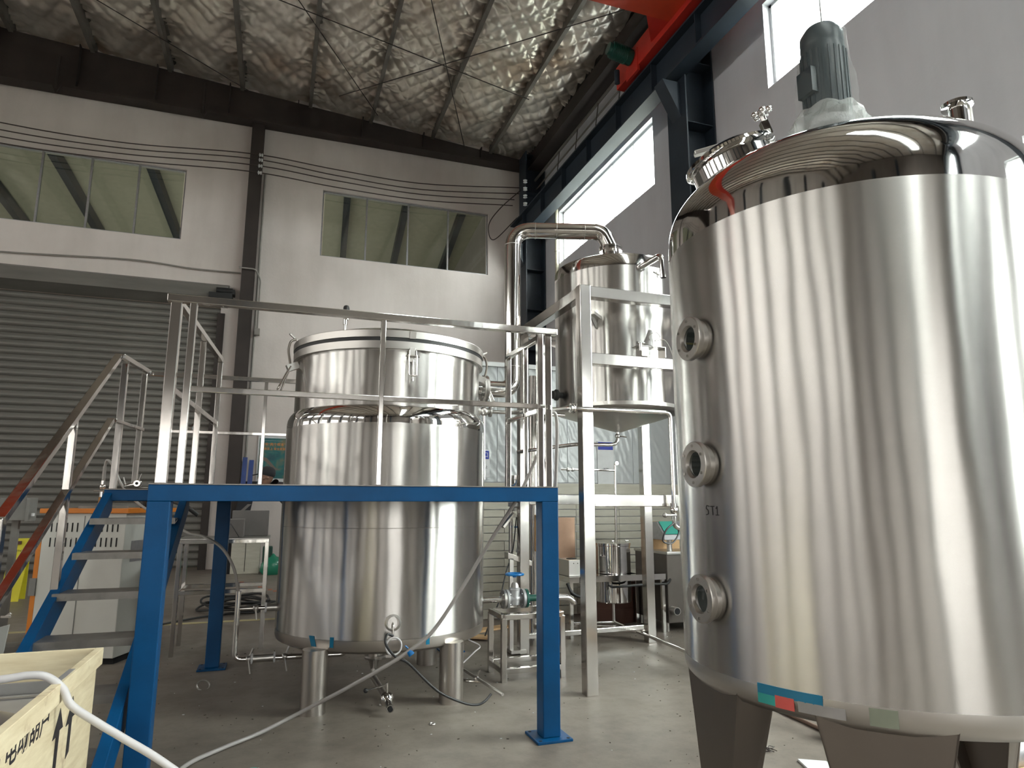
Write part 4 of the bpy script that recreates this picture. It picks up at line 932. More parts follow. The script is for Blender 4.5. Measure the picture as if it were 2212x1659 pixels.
for i, pts in enumerate(([(3.30, 7.08, .66), (3.30, 7.05, .40), (3.28, 7.05, .25), (3.34, 7.05, -.0+.05), (3.42, 7.05, .15), (3.42, 7.06, .45), (3.36, 7.07, .69)],)):
    b = B(); b.tube(spline(pts), .006, 8); tag(obj('power_cable', b, M['cable']), 'thin black cable looping down from the left end of the bench', 'cable')
b = B(); b.tube(spline([(3.14, 7.12, .60), (3.18, 7.08, .50), (3.30, 7.08, .45), (3.42, 7.08, .48), (3.46, 7.10, .60)]), .018, 10); tag(obj('black_hose', b, M['rubber']), 'thick black hose sagging under the metal box on the bench', 'hose')
b = B(); b.lathe([(.33, 0), (.34, .02), (.34, .50), (.30, .52), (0, .52)], (4.20, 8.12, 0), n=40); b.m = 0
bd = thing('drum', 'dark brown drum standing against the cream boards behind the kettle', 'drum', (4.20, 8.12, 0)); obj('body', b, M['brown_box'], bd)
for z in (.16, .36): b = B(); b.ring((4.20, 8.12, z), (0,0,1), .338, .348, 0, .02, 40); obj('hoop', b, M['brown_box'], bd)
# floor pipe with valve
lp = thing('floor_pipe', 'thin polished pipe running low over the floor towards the large tank with a black-knobbed valve', 'pipe', (3.86, 6.8, 0))
b = B(); b.tube([(3.25, 7.42, .115), (3.86, 7.40, .10), (3.86, 7.30, .10), (3.74, 5.40, .10), (3.73, 5.2, .10)], .018, 14, .04); obj('pipe', b, M['pipe'], lp)
b = B(); b.ball((3.50, 5.02, .07), .038).cyl((3.47, 4.98, .07), (3.56, 5.1, .07), .024, n=14).cyl((3.50, 5.02, .09), (3.50, 5.02, .17), .008, n=10).tube([(3.50, 5.02, .17), (3.44, 5.12, .185)], .006, 8); vv2 = obj('valve', b, M['pipe'], lp)
b = B(); b.ball((3.435, 5.125, .187), .018); obj('knob', b, M['rubber'], vv2)
b = B(); b.tube([(3.56, 5.1, .07), (3.73, 5.2, .10)], .018, 12); obj('pipe', b, M['pipe'], lp)
# stainless vat with control head
va = thing('wash_vat', 'dark stainless vat with a green-faced control head half hidden behind the large tank', 'vat', (4.95, 7.4, 0))
b = B(); b.box(4.42, 5.5, 7.10, 7.85, .10, .90); obj('body', b, simple('dark_vat_steel', (.115,.10,.09), .5, .5), va, .01)
b = B(); b.box(4.415, 5.52, 7.08, 7.87, .88, .915); obj('rim', b, M['satin'], va, .006)
for x in (4.45, 5.42):
    for y in (7.18, 7.78): b = B(); b.cyl((x, y, 0), (x, y, .10), .025, n=14); obj('foot', b, M['satin'], va)
b = B(); b.cyl((4.47, 7.10, .25), (4.47, 6.99, .25), .045, n=24); obj('drain_spout', b, M['satin'], va)
b = B(); b.cyl((4.47, 6.989, .25), (4.47, 6.986, .25), .037, n=20); obj('spout_bore', b, M['dark'], va)
b = B(); b.prism([(4.40, 7.10, 1.05), (4.40, 7.36, 1.05), (4.40, 7.36, 1.26), (4.40, 7.26, 1.26), (4.40, 7.10, 1.11)], (.36, 0, 0)); ch = obj('control_head', b, M['alu'], va, .006)
b = B(); b.cyl((4.56, 7.25, .915), (4.56, 7.25, 1.06), .032, n=18); obj('post', b, M['satin'], ch)
b = B(); b.prism([(4.42, 7.097, 1.118), (4.42, 7.250, 1.262), (4.64, 7.250, 1.262), (4.64, 7.097, 1.118)], (0, -.003, .004)); obj('green_face', b, simple('green_overlay', (.04,.30,.24), .4), ch)
b = B(); b.box(4.5, 4.9, 7.55, 7.80, .915, 1.25); tag(obj('carton', b, M['wood'], None, .004), 'brown carton standing on the vat behind its green-faced control head', 'box')
# signs on the partition
def sign(x0, x1, z0, z1, label):
    s = thing('wall_sign', label, 'sign', ((x0+x1)/2, 8.635, z0))
    b = B(); b.box(x0, x1, 8.627, 8.640, z0, z1); obj('board', b, M['paper'], s)
    b = B(); b.box(x0+.012, x1-.012, 8.624, 8.628, z1-.125, z1-.015); hd = obj('blue_header', b, M['sky_blue'], s)
    return s
s = sign(2.44, 2.69, 1.82, 2.19, 'white notice with a blue header mostly hidden behind the middle tank')
text_mesh('lettering', '口', .08, M['paper'], s, face_mtx((2.63, 8.6235, 2.115), (0,-1,0)))
text_mesh('lettering', '日止', .045, M['marker'], s, face_mtx((2.62, 8.6265, 1.955), (0,-1,0)))
s = sign(4.30, 4.56, 1.68, 2.36, 'white notice with a blue header behind the far post of the stainless frame')
text_mesh('lettering', '消防', .05, M['marker'], s, face_mtx((4.43, 8.6265, 1.95), (0,-1,0)))
# poster on the back wall
po = thing('safety_poster', 'teal poster with orange headline in a white frame on the back wall', 'poster', (-.13, 16.75, 1.95))
b = B(); b.box(-.47, .22, 16.765, 16.79, 1.90, 3.06); obj('frame', b, M['paper'], po)
b = B(); b.box(-.43, .18, 16.755, 16.766, 2.03, 2.97); obj('print', b, M['poster'], po)
def ptxt(s_, size, x, z, mat): text_mesh('headline', s_, size, mat, po, face_mtx((x, 16.752, z), (0,-1,0)))
ptxt('树牢“两个根本”', .078, -.125, 2.82, M['orange_print']); ptxt('生命至上 安全发展', .066, -.125, 2.715, M['orange_print']); ptxt('—————————', .045, -.125, 2.915, M['paper']); ptxt('· · · · · · · · · · ·', .035, -.125, 2.63, M['paper'])
b = B(); b.prism([(-.43, 16.752, 2.57), (-.25, 16.752, 2.50), (-.05, 16.752, 2.28), (.05, 16.752, 2.22), (-.10, 16.752, 2.24), (-.28, 16.752, 2.42), (-.43, 16.752, 2.50)], (0, .002, 0)); obj('printed_curve', b, simple('print_brown', (.16,.13,.11), .5), po)
# wires over the back wall
wp = [[(-9, 10.02), (-6.3, 9.73), (-3.8, 9.70), (-1.05, 9.93)], [(-9, 9.86), (-6.3, 9.56), (-3.8, 9.56), (-1.05, 9.80)], [(-9, 9.70), (-6.3, 9.40), (-3.8, 9.42), (-1.05, 9.64)], [(-9, 9.56), (-6.3, 9.25), (-3.8, 9.27), (-1.05, 9.46)]]
wp2 = [[(-1.05, 9.93), (1.0, 9.86), (3.2, 9.85), (6.1, 10.20)], [(-1.05, 9.80), (1.0, 9.70), (3.2, 9.68), (6.1, 10.02)], [(-1.05, 9.64), (1.0, 9.56), (3.2, 9.54), (5.8, 9.80)], [(-1.05, 9.46), (1.0, 9.38), (3.2, 9.38), (5.75, 9.62)]]
nm = ['topmost', 'second', 'third', 'lowest']
for i in range(4):
    b = B(); b.tube(spline([(x, 16.46, z) for x, z in wp[i]]+[(x, 16.46, z) for x, z in wp2[i][1:]]), .013, 6)
    tag(obj('overhead_wire', b, M['wire']), '%s of the four dark wires strung along the back wall past the brown column' % nm[i], 'wire')
b = B(); b.tube(spline([(-9, 16.74, 6.80), (-6, 16.74, 6.86), (-3.5, 16.74, 6.99), (-2.2, 16.74, 6.93), (-1.12, 16.74, 6.94)]), .018, 6); tag(obj('wall_cable', b, M['grey_wire']), 'grey cable drooping on the wall just above the roller shutter', 'cable')
for i, z in enumerate((9.93, 9.80, 9.64, 9.46)):
    b = B(); b.lathe([(.02, -.05), (.05, -.03), (.025, 0), (.05, .03), (.02, .05)], (-.84, 16.46, z), (1,0,0), 12); tag(obj('insulator', b, M['paper']), ('topmost','second','third','lowest')[i]+' of the four pale insulators on the brown column', 'insulator', 'insulators on the brown column')
for i in range(5):
    b = B(); b.lathe([(.02, -.05), (.06, -.03), (.03, 0), (.06, .03), (.02, .05)], (5.9, 15.86, 9.2+i*.22), (0,0,1), 12); tag(obj('insulator', b, M['paper']), ('lowest','second lowest','middle','second highest','highest')[i]+' of the five pale insulators on the dark corner column', 'insulator', 'insulators on the corner column')
b = B(); b.tube(spline([(6.0, 16.3, 10.1), (5.4, 16.5, 9.5), (5.1, 16.6, 9.0), (5.25, 16.6, 8.6), (5.9, 16.5, 9.3)]), .014, 6); tag(obj('loose_wire', b, M['wire']), 'loose dark wire curling down beside the corner column', 'wire')

# ================================================================== STEAM BOILER CABINET
bo = thing('boiler_cabinet', 'white sheet-metal cabinet with louvres and an orange top behind the stairs', 'cabinet', (-1.345, 7.40, 0), R(-20))
# local frame: x to the left-back along the front is negative, y to the back
def L(name, b, mat, bevel=0, label=None): return obj(name, b, mat, bo, bevel, True, label)
b = B(); b.box(-.80, 0, 0, .85, .06, 1.385); body = L('body', b, M['white_coat'], .006)
b = B(); b.box(-.83, .03, -.03, .88, 1.385, 1.43); L('top_panel', b, M['orange'], .004)
b = B(); b.prism([(-.80, .0, .06), (-.845, .0, .06), (-.845, .0, 1.15), (-.80, .0, 1.15)], (0, .85, 0)); L('side_trim', b, M['orange'], label='orange side strip')
b = B(); b.box(-.78, -.02, .05, .80, 0, .06); L('plinth', b, M['dark'])
b = B(); b.box(-.405, -.398, -.004, 0, .10, 1.36); L('door_gap', b, M['grey_box'])
for grp, xs_ in ((0, -.72), (1, -.33)):
    for r_, z in ((0, 1.21), (1, 1.07)):
        for k in range(6): b = B(); x = xs_+k*.050; b.box(x, x+.011, -.004, .001, z, z+.085); L('louvre_slot', b, M['dark'])
b = B(); b.cyl((-.52, -.006, 1.15), (-.52, 0, 1.15), .012, n=12); L('lock', b, M['satin'])
b = B(); b.box(-.06, .0, -.002, .002, .0, .0001); 
b = B(); b.box(-.02, -.0, .0, .001, 0, .0001)
b = B(); b.box(.001, .003, .12, .42, .92, 1.12); L('name_plate', b, M['alu'])
b = B(); b.box(-.44, -.36, -.004, 0, .19, .215); L('small_label', b, M['girder'])
b = B(); b.box(-.25, -.18, -.006, 0, 1.325, 1.345); L('small_label', b, M['grey_box'])
for z in (.62, .08): b = B(); b.box(-.86, -.80, -.012, .02, z, z+.16); L('hinge', b, M['grey_box'])
b = B(); b.cyl((-.45, .35, 1.43), (-.45, .35, 1.452), .22, n=32); L('top_cover', b, M['grey_box'])
bv = thing('steam_outlet', 'brass and steel outlet valve with pressure fittings on the orange cabinet top', 'valve', (-1.62, 7.62, 1.43))
b = B(); b.cyl((-1.62, 7.62, 1.43), (-1.62, 7.62, 1.54), .028, n=14); obj('base_nut', b, simple('brass', (.25,.13,.05), .4, .8), bv)
b = B(); b.cyl((-1.62, 7.62, 1.54), (-1.62, 7.62, 1.60), .022, n=14).ball((-1.62, 7.62, 1.64), .028).cyl((-1.62, 7.62, 1.66), (-1.62, 7.62, 1.70), .018, n=12); obj('valve_body', b, M['pipe'], bv)
b = B(); b.tube([(-1.69, 7.60, 1.60), (-1.50, 7.60, 1.60)], .008, 8); obj('lever', b, M['satin'], bv)
b = B(); b.cyl((-1.62, 7.62, 1.70), (-1.62, 7.62, 1.84), .016, n=12); obj('riser', b, M['hose_clear'], bv)
b = B(); b.tube(spline([(-1.62, 7.62, 1.84), (-1.60, 7.60, 1.90), (-1.54, 7.58, 1.84), (-1.43, 7.55, 1.64), (-1.25, 7.50, 1.46), (-1.0, 7.40, 1.32), (-.78, 7.15, 1.21), (-.56, 6.4, 1.20), (-.39, 6.0, 1.13), (-.285, 5.9, .98), (-.24, 5.9, .80)], 10), .012, 10)
tag(obj('clear_hose', b, M['hose_clear']), 'milky hose arching from the orange-topped cabinet down to the pipe by the middle tank', 'hose')
b = B(); b.tube(spline([(-1.28, 7.9, 1.47), (-1.15, 7.8, 1.50), (-1.0, 7.7, 1.50), (-.85, 7.6, 1.44), (-.74, 7.6, 1.36)]), .022, 10).cyl((-1.28, 7.9, 1.42), (-1.28, 7.9, 1.52), .04, n=14); tag(obj('black_hose', b, M['rubber']), 'black hose leaving the back of the orange cabinet top', 'hose')
# small valve lying on the deck of the platform
dk = thing('loose_valve', 'loose steel ball valve lying on the deck at the head of the stairs', 'valve', (-1.12, 6.5, 1.60))
b = B(); b.ball((-1.115, 6.46, 1.648), .034).cyl((-1.115, 6.44, 1.648), (-1.113, 6.40, 1.648), .026, n=16).cyl((-1.22, 6.50, 1.625), (-1.115, 6.47, 1.645), .018, n=12); obj('body', b, M['pipe'], dk)
b = B(); b.cyl((-1.113, 6.399, 1.648), (-1.113, 6.396, 1.648), .012, n=12); obj('bore', b, M['dark'], dk)
b = B(); b.tube([(-1.11, 6.46, 1.67), (-1.09, 6.45, 1.73)], .005, 8).tube([(-1.21, 6.50, 1.62), (-1.235, 6.50, 1.70)], .006, 8).tube([(-1.21, 6.5, 1.612), (-1.03, 6.5, 1.612)], .009, 8); obj('handle', b, M['satin'], dk)
# caution sign
cs = thing('caution_sign', 'yellow folding wet-floor sign standing far behind the cabinet on the left', 'sign', (-3.68, 12.5, 0))
for sg in (0, 1):
    b = B(); yy = 12.40 if sg == 0 else 12.70; b.prism([(-3.86, yy, .0), (-3.60, yy, 0), (-3.56, 12.545, .93), (-3.80, 12.545, .93)], (0, .02, 0)); obj('panel', b, M['yellow'], cs, .004)
b = B(); b.torus((-3.72, 12.515, .60), (0,-1,-.15), .055, .006, 3, 6); obj('warning_triangle', b, M['ink'], cs)
b = B(); b.box(-3.76, -3.68, 12.50, 12.53, .84, .89); obj('hand_hole', b, M['brown_box'], cs)
text_mesh('lettering', '小心\n地滑', .085, M['ink'], cs, face_mtx((-3.73, 12.455, .38), (0,-1,-.16)))
text_mesh('lettering', 'CAUTION', .045, M['ink'], cs, face_mtx((-3.71, 12.51, .74), (0,-1,-.16)))
# grey switch box with amber lamp on a trolley at the far left
eb = thing('switch_box', 'grey metal switch box on a post at the left edge above an amber knob', 'box', (-2.55, 8.5, 0))
b = B(); b.box(-2.70, -2.46, 8.38, 8.62, 1.30, 1.53); obj('housing', b, M['grey_box'], eb, .006)
b = B(); b.box(-2.46, -2.43, 8.36, 8.62, 1.29, 1.535); obj('lid', b, M['grey_box'], eb, .004)
b = B(); b.cyl((-2.40, 8.40, 1.345), (-2.40, 8.40, 1.375), .018, n=12); obj('cable_gland', b, M['paper'], eb)
b = B(); b.box(-2.60, -2.54, 8.47, 8.53, .05, 1.30).box(-2.75, -2.40, 8.35, 8.65, 0, .05); obj('stand', b, M['grey_box'], eb)
ab = thing('amber_beacon', 'amber plastic beacon on a dark machine at the left edge of the view', 'lamp', (-2.66, 8.2, 1.08))
b = B(); b.lathe([(.045, 0), (.05, .01), (.045, .07), (.035, .085), (0, .088)], (-2.67, 8.2, 1.08), (.95, 0, .2), 20); obj('dome', b, simple('amber', (.75,.30,.02), .35), ab)
ma_ = thing('hand_trolley', 'dark framed hand trolley standing below the grey switch box at the left edge', 'trolley', (-2.75, 8.2, 0))
b = B(); b.box(-3.05, -2.66, 8.05, 8.40, .25, 1.02); obj('machine_block', b, M['darkcloth'], ma_, .03)
for x in (-2.66, -3.05): b = B(); b.box(x-.02, x+.02, 8.0, 8.04, 0, 1.18); obj('upright', b, M['grey_box'], ma_)
for z in (.25, .60, .95): b = B(); b.box(-3.05, -2.62, 7.99, 8.02, z, z+.025); obj('crossbar', b, M['grey_box'], ma_)
b = B(); b.box(-2.60, -2.57, 8.02, 8.05, .75, 1.12); obj('white_strip', b, M['paper'], ma_)
for x in (-3.0, -2.70): b = B(); b.cyl((x, 8.2, .10), (x+.05, 8.2, .10), .10, n=20); obj('wheel', b, M['rubber'], ma_)
# blue sheets, cream cabinet and green bag by the back wall
for i, (x, z, lb) in enumerate(((-.74, 2.50, 'taller blue strip leaning beside the brown wall column'), (-.60, 2.44, 'shorter blue strip leaning right of the taller one by the column'))):
    b = B(); b.prism([(x-.06, 16.0-.2*i, 0), (x+.06, 16.0-.2*i, 0), (x+.07, 16.6, z), (x-.03, 16.6, z)], (0, .03, 0)); tag(obj('leaning_strip', b, simple('blue_film_%d' % i, (.03,.06,.22), .4)), lb, 'strip')
b = B(); b.prism([(-1.05, 15.6, 0), (-.72, 15.6, 0), (-.42, 16.5, 1.95), (-.72, 16.5, 1.95)], (0, .05, 0)); tag(obj('leaning_sheet', b, M['darkcloth']), 'dark folded sheet leaning in the corner behind the blue back post', 'sheet')
cc = thing('low_cabinet', 'low cream cabinet against the back wall behind the work stand', 'cabinet', (-.5, 15.8, 0)); b = B(); b.box(-.82, -.25, 15.5, 16.1, 0, .78); obj('body', b, M['board'], cc, .01)
b = B(); b.box(-.545, -.535, 15.495, 15.5, .05, .72); obj('door_gap', b, M['dark'], cc)
b = B(); rr_ = random.Random(5); n_ = 18; prf = [(.02, 0), (.22, .0), (.27, .08), (.25, .22), (.16, .32), (.06, .36), (.01, .42)]
vs = [(.02+(r*(1+.18*math.sin(3*t*2*PI/n_*1.0+r*9)+.1*rr_.uniform(-1, 1)))*math.cos(2*PI*t/n_), 15.3+r*.8*math.sin(2*PI*t/n_), z) for r, z in prf for t in range(n_)]
b.add(vs, [(i*n_+k, i*n_+(k+1) % n_, (i+1)*n_+(k+1) % n_, (i+1)*n_+k) for i in range(len(prf)-1) for k in range(n_)], True)
tag(obj('green_bag', b, simple('green_film', (.02,.20,.12), .25)), 'crumpled green plastic bag on the floor by the cream cabinet', 'bag')
b = B(); b.box(-.20, .0, 15.5, 15.75, 0, .55); tag(obj('waste_bin', b, simple('dark_green_bin', (.015,.06,.045), .5), None, .02), 'dark green bin behind the crumpled green bag', 'bin')
# coil of cable on the floor
rc = random.Random(9); b = B()
for k in range(7):
    cx_, cy_, rx_, ry_ = -.42+rc.uniform(-.05, .08), 10.55+rc.uniform(-.1, .1), .42+rc.uniform(-.1, .08), .48+rc.uniform(-.1, .1)
    pts = [(cx_+rx_*math.cos(t), cy_+ry_*math.sin(t), .02+.035*k*.6+.02*math.sin(3*t+k)) for t in [2*PI*i/26 for i in range(27)]]
    b.tube(pts, .014, 8)
o = tag(obj('cable_coil', b, M['rubber']), 'untidy coil of dark cable on the floor behind the blue back post', 'cable coil')
b = B(); b.tube(spline([(-.30, 10.1, .02), (-.8, 9.9, .02), (-1.3, 9.4, .02), (-1.8, 8.9, .02), (-2.4, 8.7, .02)]), .012, 8); tag(obj('floor_cable', b, M['cable']), 'single black cable trailing left over the floor from the coil', 'cable')

# ================================================================== HOSES
b = B(); b.tube(spline([(-1.12, 2.42, .96), (-.90, 2.42, .985), (-.722, 2.42, .992), (-.653, 2.42, .998), (-.606, 2.42, .990), (-.562, 2.42, .953), (-.535, 2.42, .905), (-.46, 2.42, .848), (-.385, 2.43, .792), (-.272, 2.44, .708), (-.05, 2.5, .50), (.2, 2.6, .22), (.5, 2.8, .04), (.9, 2.9, .014)], 10), .0112, 14)
tag(obj('white_hose', b, M['hose']), 'thick white hose leaving the crate over its rim at the lower left', 'hose')
b = B(); b.tube(spline([(-.95, 4.15, .016), (-.70, 4.02, .016), (-.50, 4.10, .016), (-.40, 4.50, .016), (-.221, 4.732, .016), (-.013, 4.90, .03), (.24, 4.98, .11), (.50, 4.80, .275), (.72, 4.66, .42), (.88, 4.60, .525), (1.04, 4.58, .65), (1.22, 4.56, .905), (1.34, 4.54, 1.10), (1.43, 4.50, 1.26), (1.54, 4.46, 1.44), (1.60, 4.45, 1.54), (1.67, 4.42, 1.69), (1.73, 4.40, 1.84), (1.765, 4.36, 2.0), (1.80, 4.32, 2.12), (1.86, 4.36, 2.0), (1.92, 4.6, 1.2)], 8), .0125, 12)
tag(obj('grey_hose', b, simple('translucent_grey_hose', (.34,.32,.31), .3)), 'long pale hose rising from the floor past the middle tank to the right rail', 'hose')
b = B(); b.tube([(.888, 4.60, .53), (.905, 4.59, .505)], .020, 12).tube([(.88, 4.60, .548), (.86, 4.60, .565)], .006, 6); tag(obj('hose_tie', b, M['wheel']), 'blue tie on the pale hose in front of the middle tank', 'tie')
b = B(); b.tube(spline([(.855, 5.06, .545), (.81, 5.04, .56), (.80, 5.02, .50), (.86, 4.98, .42), (.95, 4.96, .375), (1.08, 4.92, .25), (1.195, 4.93, .155), (1.368, 4.96, .07), (1.47, 4.98, .045), (1.53, 4.99, .06), (1.60, 5.06, .085)], 10), .009, 10)
tag(obj('black_cable', b, M['cable']), 'black cable sagging from the probe of the middle tank to the floor', 'cable')
b = B(); b.torus((.862, 5.05, .475), (.15, -1, .1), .058, .0065, 30, 8); tag(obj('white_loop', b, M['hose']), 'small white loop of tube hanging below the probe port', 'tube loop')

# ================================================================== CRATE AT THE LOWER LEFT
cr_ = thing('plywood_crate', 'cream plywood crate stencilled with black Chinese lettering and two up arrows at the lower left', 'crate', (-.80, 2.4, 0))
def K(name, b, mat, bevel=.002, label=None): return obj(name, b, mat, cr_, bevel, label=label)
cx1, cy1, cz1 = -.57, 2.94, .97
b = B(); b.box(cx1-.022, cx1-.010, 1.45, cy1-.015, .06, cz1-.05); K('side_panel', b, M['crate'])
b = B(); b.box(cx1-.022, cx1+.004, 1.45, cy1, cz1-.058, cz1); K('top_rail', b, M['crate'])
b = B(); b.box(-1.15, -.90, cy1-.012, cy1, .06, cz1-.11).box(-.90, cx1-.022, cy1-.014, cy1, cz1-.10, cz1-.0).box(-.90, cx1-.022, cy1-.012, cy1, .06, cz1-.102); K('end_panel', b, M['crate'])
b = B(); b.box(-1.15, -1.135, 1.45, cy1, .06, cz1-.11); K('side_panel', b, M['crate'])
b = B(); b.box(-1.135, cx1-.022, 1.45, cy1-.014, .06, .09); K('bottom_panel', b, M['crate'])
for y in (1.6, 2.2, 2.8): b = B(); b.box(-1.15, cx1, y-.04, y+.04, 0, .06); K('skid', b, M['crate'])
b = B(); b.box(cx1-.0225, cx1-.005, 2.45, 2.60, cz1-.055, cz1+.0012); K('worn_patch', b, M['grey_plastic'], 0)
b = B(); b.box(cx1-.034, cx1-.023, 1.45, cy1-.02, cz1-.14, cz1-.012); K('grey_lining', b, M['grey_plastic'])
b = B(); b.box(-1.134, cx1-.036, cy1-.024, cy1-.0145, .09, cz1-.098); K('grey_lining', b, M['grey_plastic'])
b = B(); b.box(-1.134, -1.124, 1.45, cy1-.03, .09, cz1-.10); K('grey_lining', b, M['grey_plastic'])
mt_ = face_mtx
fx = cx1-.0095
for s_, y, z, sz in (('1', 2.005, .925, .105), ('D', 1.955, .925, .105), ('C', 1.895, .925, .105), ('电', 2.085, .905, .088), ('动', 2.172, .905, .088), ('葫', 2.262, .903, .088), ('芦', 2.348, .900, .088)):
    text_mesh('stencil_letter', s_, sz, M['ink'], cr_, mt_((fx, y, z-.013), (1,0,0)), .0003, 1.0, .0008)
for y, z in ((2.49, .70), (2.625, .70)):
    b = B(); b.prism([(fx, y-.014, z), (fx, y+.018, z+.012), (fx, y+.018, z+.115), (fx, y+.052, z+.115), (fx, y+.004, z+.182), (fx, y-.050, z+.105), (fx, y-.014, z+.105)], (.0008, 0, 0)); K('stencil_arrow', b, M['ink'], 0)
gb = thing('gear_cover', 'grey metal cover with clear lid lying inside the plywood crate', 'cover', (-.80, 2.2, .09))
b = B(); b.box(-1.12, -.61, 1.5, 2.912, .09, .83); obj('housing', b, M['grey_plastic'], gb, .03)
b = B(); b.prism([(-1.12, 2.910, .831), (-.61, 2.910, .831), (-.61, 2.80, .846), (-1.12, 2.80, .846)], (0, 0, .004)); obj('lid_edge', b, M['satin'], gb)
b = B(); b.lathe([(.16, 0), (.17, .03), (.10, .06), (0, .07)], (-.84, 2.45, .83), n=32); obj('raised_boss', b, M['satin'], gb)
b = B(); b.box(-1.08, -.64, 1.6, 2.86, .83, .845); obj('clear_lid', b, M['grey_plastic'], gb, .006)
sp = thing('steel_side_plate', 'upright grey steel plate with two wing nuts at the left edge beside the crate', 'plate', (-1.0, 3.03, 0))
b = B(); b.prism([(-1.4, 3.06, .25), (-.975, 3.06, .25), (-.905, 3.06, 1.05), (-1.4, 3.06, .90)], (0, .008, 0)); obj('plate', b, M['grey_box'], sp, .002)
b = B(); b.box(-1.4, -1.35, 3.04, 3.09, 0, .25).box(-1.0, -.95, 3.04, 3.09, 0, .25); obj('foot', b, M['satin'], sp)
for z in (1.08, .90): b = B(); b.bar((-.93, 3.05, z), (-.90, 3.04, z), .010, .008).bar((-.915, 3.045, z), (-.90, 3.04, z+.012), .006, .008); obj('wing_nut', b, M['pipe'], sp)

# ================================================================== OVERHEAD CRANE
ck = thing('bridge_crane', 'red overhead travelling crane with a dark green drive motor under the roof at the right', 'crane', (3, 8, 9.1))
RX_ = simple('lit_red_crane_paint', (.58,.06,.02), .5, 0, .1, 2)  # lit version of the crane red: light on the flange put into its colour
b = B(); b.box(-12.8, 5.62, 7.45, 8.20, 9.28, 10.1); obj('girder_web', b, M['red'], ck)
b = B(); b.box(-12.8, 5.62, 7.35, 8.34, 9.24, 9.28); obj('girder_flange', b, RX_, ck)
b = B(); b.box(5.62, 5.90, 6.5, 10.15, 9.14, 9.60); obj('end_carriage', b, M['red'], ck, .01)
b = B(); b.prism([(5.2, 8.34, 9.24), (5.62, 8.34, 9.24), (5.62, 8.9, 9.26)], (0, 0, .04)); obj('gusset', b, M['red'], ck)
for y in (6.9, 9.8): b = B(); b.cyl((5.78, y, 9.245), (5.90, y, 9.245), .13, n=24); obj('wheel', b, M['steelwork'], ck)
b = B(); b.cyl((5.20, 9.55, 9.48), (5.60, 9.55, 9.40), .14, n=24).cyl((5.14, 9.55, 9.49), (5.20, 9.55, 9.48), .11, n=20); mo_ = obj('drive_motor', b, M['green'], ck)
for k in range(9): b = B(); b.ring((5.24+k*.032, 9.55, 9.472-k*.006), (1, 0, -.2), .138, .152, 0, .008, 24); obj('fin', b, M['green'], mo_)
b = B(); b.box(5.6, 5.66, 9.35, 9.75, 9.05, 9.5); obj('gear_case', b, M['red'], ck, .01)
b = B(); b.cyl((5.50, 9.9, 9.10), (5.50, 9.9, 9.35), .05, n=14); obj('limit_switch', b, M['steelwork'], ck)

# ================================================================== FLOOR ITEMS
gbx = thing('gear_reducer', 'aluminium gear reducer lying on a board under the right edge of the large tank', 'gearbox', (4.0, 3.0, 0))
b = B(); b.box(3.50, 3.78, 2.74, 2.92, .03, .25); gbody = obj('housing', b, M['alu'], gbx, .015)
b = B(); b.ring((3.64, 2.742, .15), (0,-1,0), .072, .10, 0, .02, 36); obj('bearing_ring', b, M['alu'], gbx)
b = B(); b.cyl((3.64, 2.745, .15), (3.64, 2.738, .15), .070, n=30); obj('shaft_bore', b, M['dark'], gbx)
for k in range(4): t = PI/4+k*PI/2; b = B(); b.lathe([(.006, 0), (.016, 0), (.016, .022), (.006, .022)], (3.64+.108*math.cos(t), 2.745, .15+.10*math.sin(t)), (0,-1,0), 12); obj('bolt_lug', b, M['alu'], gbx)
b = B(); b.cyl((3.78, 2.83, .15), (4.05, 2.83, .15), .075, n=28); 
obj('motor_flange', b, M['alu'], gbx)
for k in range(5): b = B(); b.box(3.51+k*.05, 3.52+k*.05, 2.735, 2.745, .035, .07); obj('rib', b, M['alu'], gbx)
b = B(); b.box(3.35, 4.3, 2.70, 3.05, 0, .028); tag(obj('plank', b, M['wood'], None, .002), 'short plank lying under the aluminium gear reducer', 'plank')
b = B(); b.box(3.45, 4.5, 3.5, 3.75, 0, .10); tag(obj('timber', b, simple('dark_timber', (.10,.05,.03), .8), None, .004), 'dark reddish timber on the floor behind the gear reducer', 'timber')
b = B(); b.tube([(3.54, 4.25, .014), (3.50, 3.70, .014)], .013, 10); tag(obj('floor_rod', b, simple('brown_rod', (.20,.13,.10), .5)), 'brown rod lying on the floor under the large tank', 'rod')
b = B(); b.prism([(2.93, 3.30, 0), (3.14, 3.20, 0), (3.12, 3.38, 0), (2.99, 3.46, 0)], (0, 0, .012)); tag(obj('metal_offcut', b, M['paper']), 'pale metal offcut on the floor beneath the large tank', 'scrap')
b = B(); rt_ = random.Random(2)
for k in range(9):
    x, y = 2.90+rt_.uniform(-.04, .05), 3.64+rt_.uniform(-.02, .03); b.tube(spline([(x, y, .006), (x+rt_.uniform(.01, .04), y+rt_.uniform(-.03, .03), .014), (x+rt_.uniform(.03, .07), y+rt_.uniform(-.03, .03), .006)], 3), .0025, 5)
o = tag(obj('twigs', b, M['girder']), 'small dark tangle of twigs on the floor near the large tank', 'debris'); o['kind'] = 'stuff'
b = B(); b.lathe([(.058, 0), (.060, .02), (.052, .045), (.03, .062), (0, .068)], (-.035, 4.19, 0), n=28); tag(obj('teal_cap', b, M['teal']), 'teal domed cap at the bottom edge of the view', 'cap')
b = B(); b.torus((-.47, 6.28, .024), (.25, -.6, .75), .048, .005, 26, 8); tag(obj('floor_ring', b, M['satin']), 'steel ring lying on the floor left of the middle tank', 'ring')
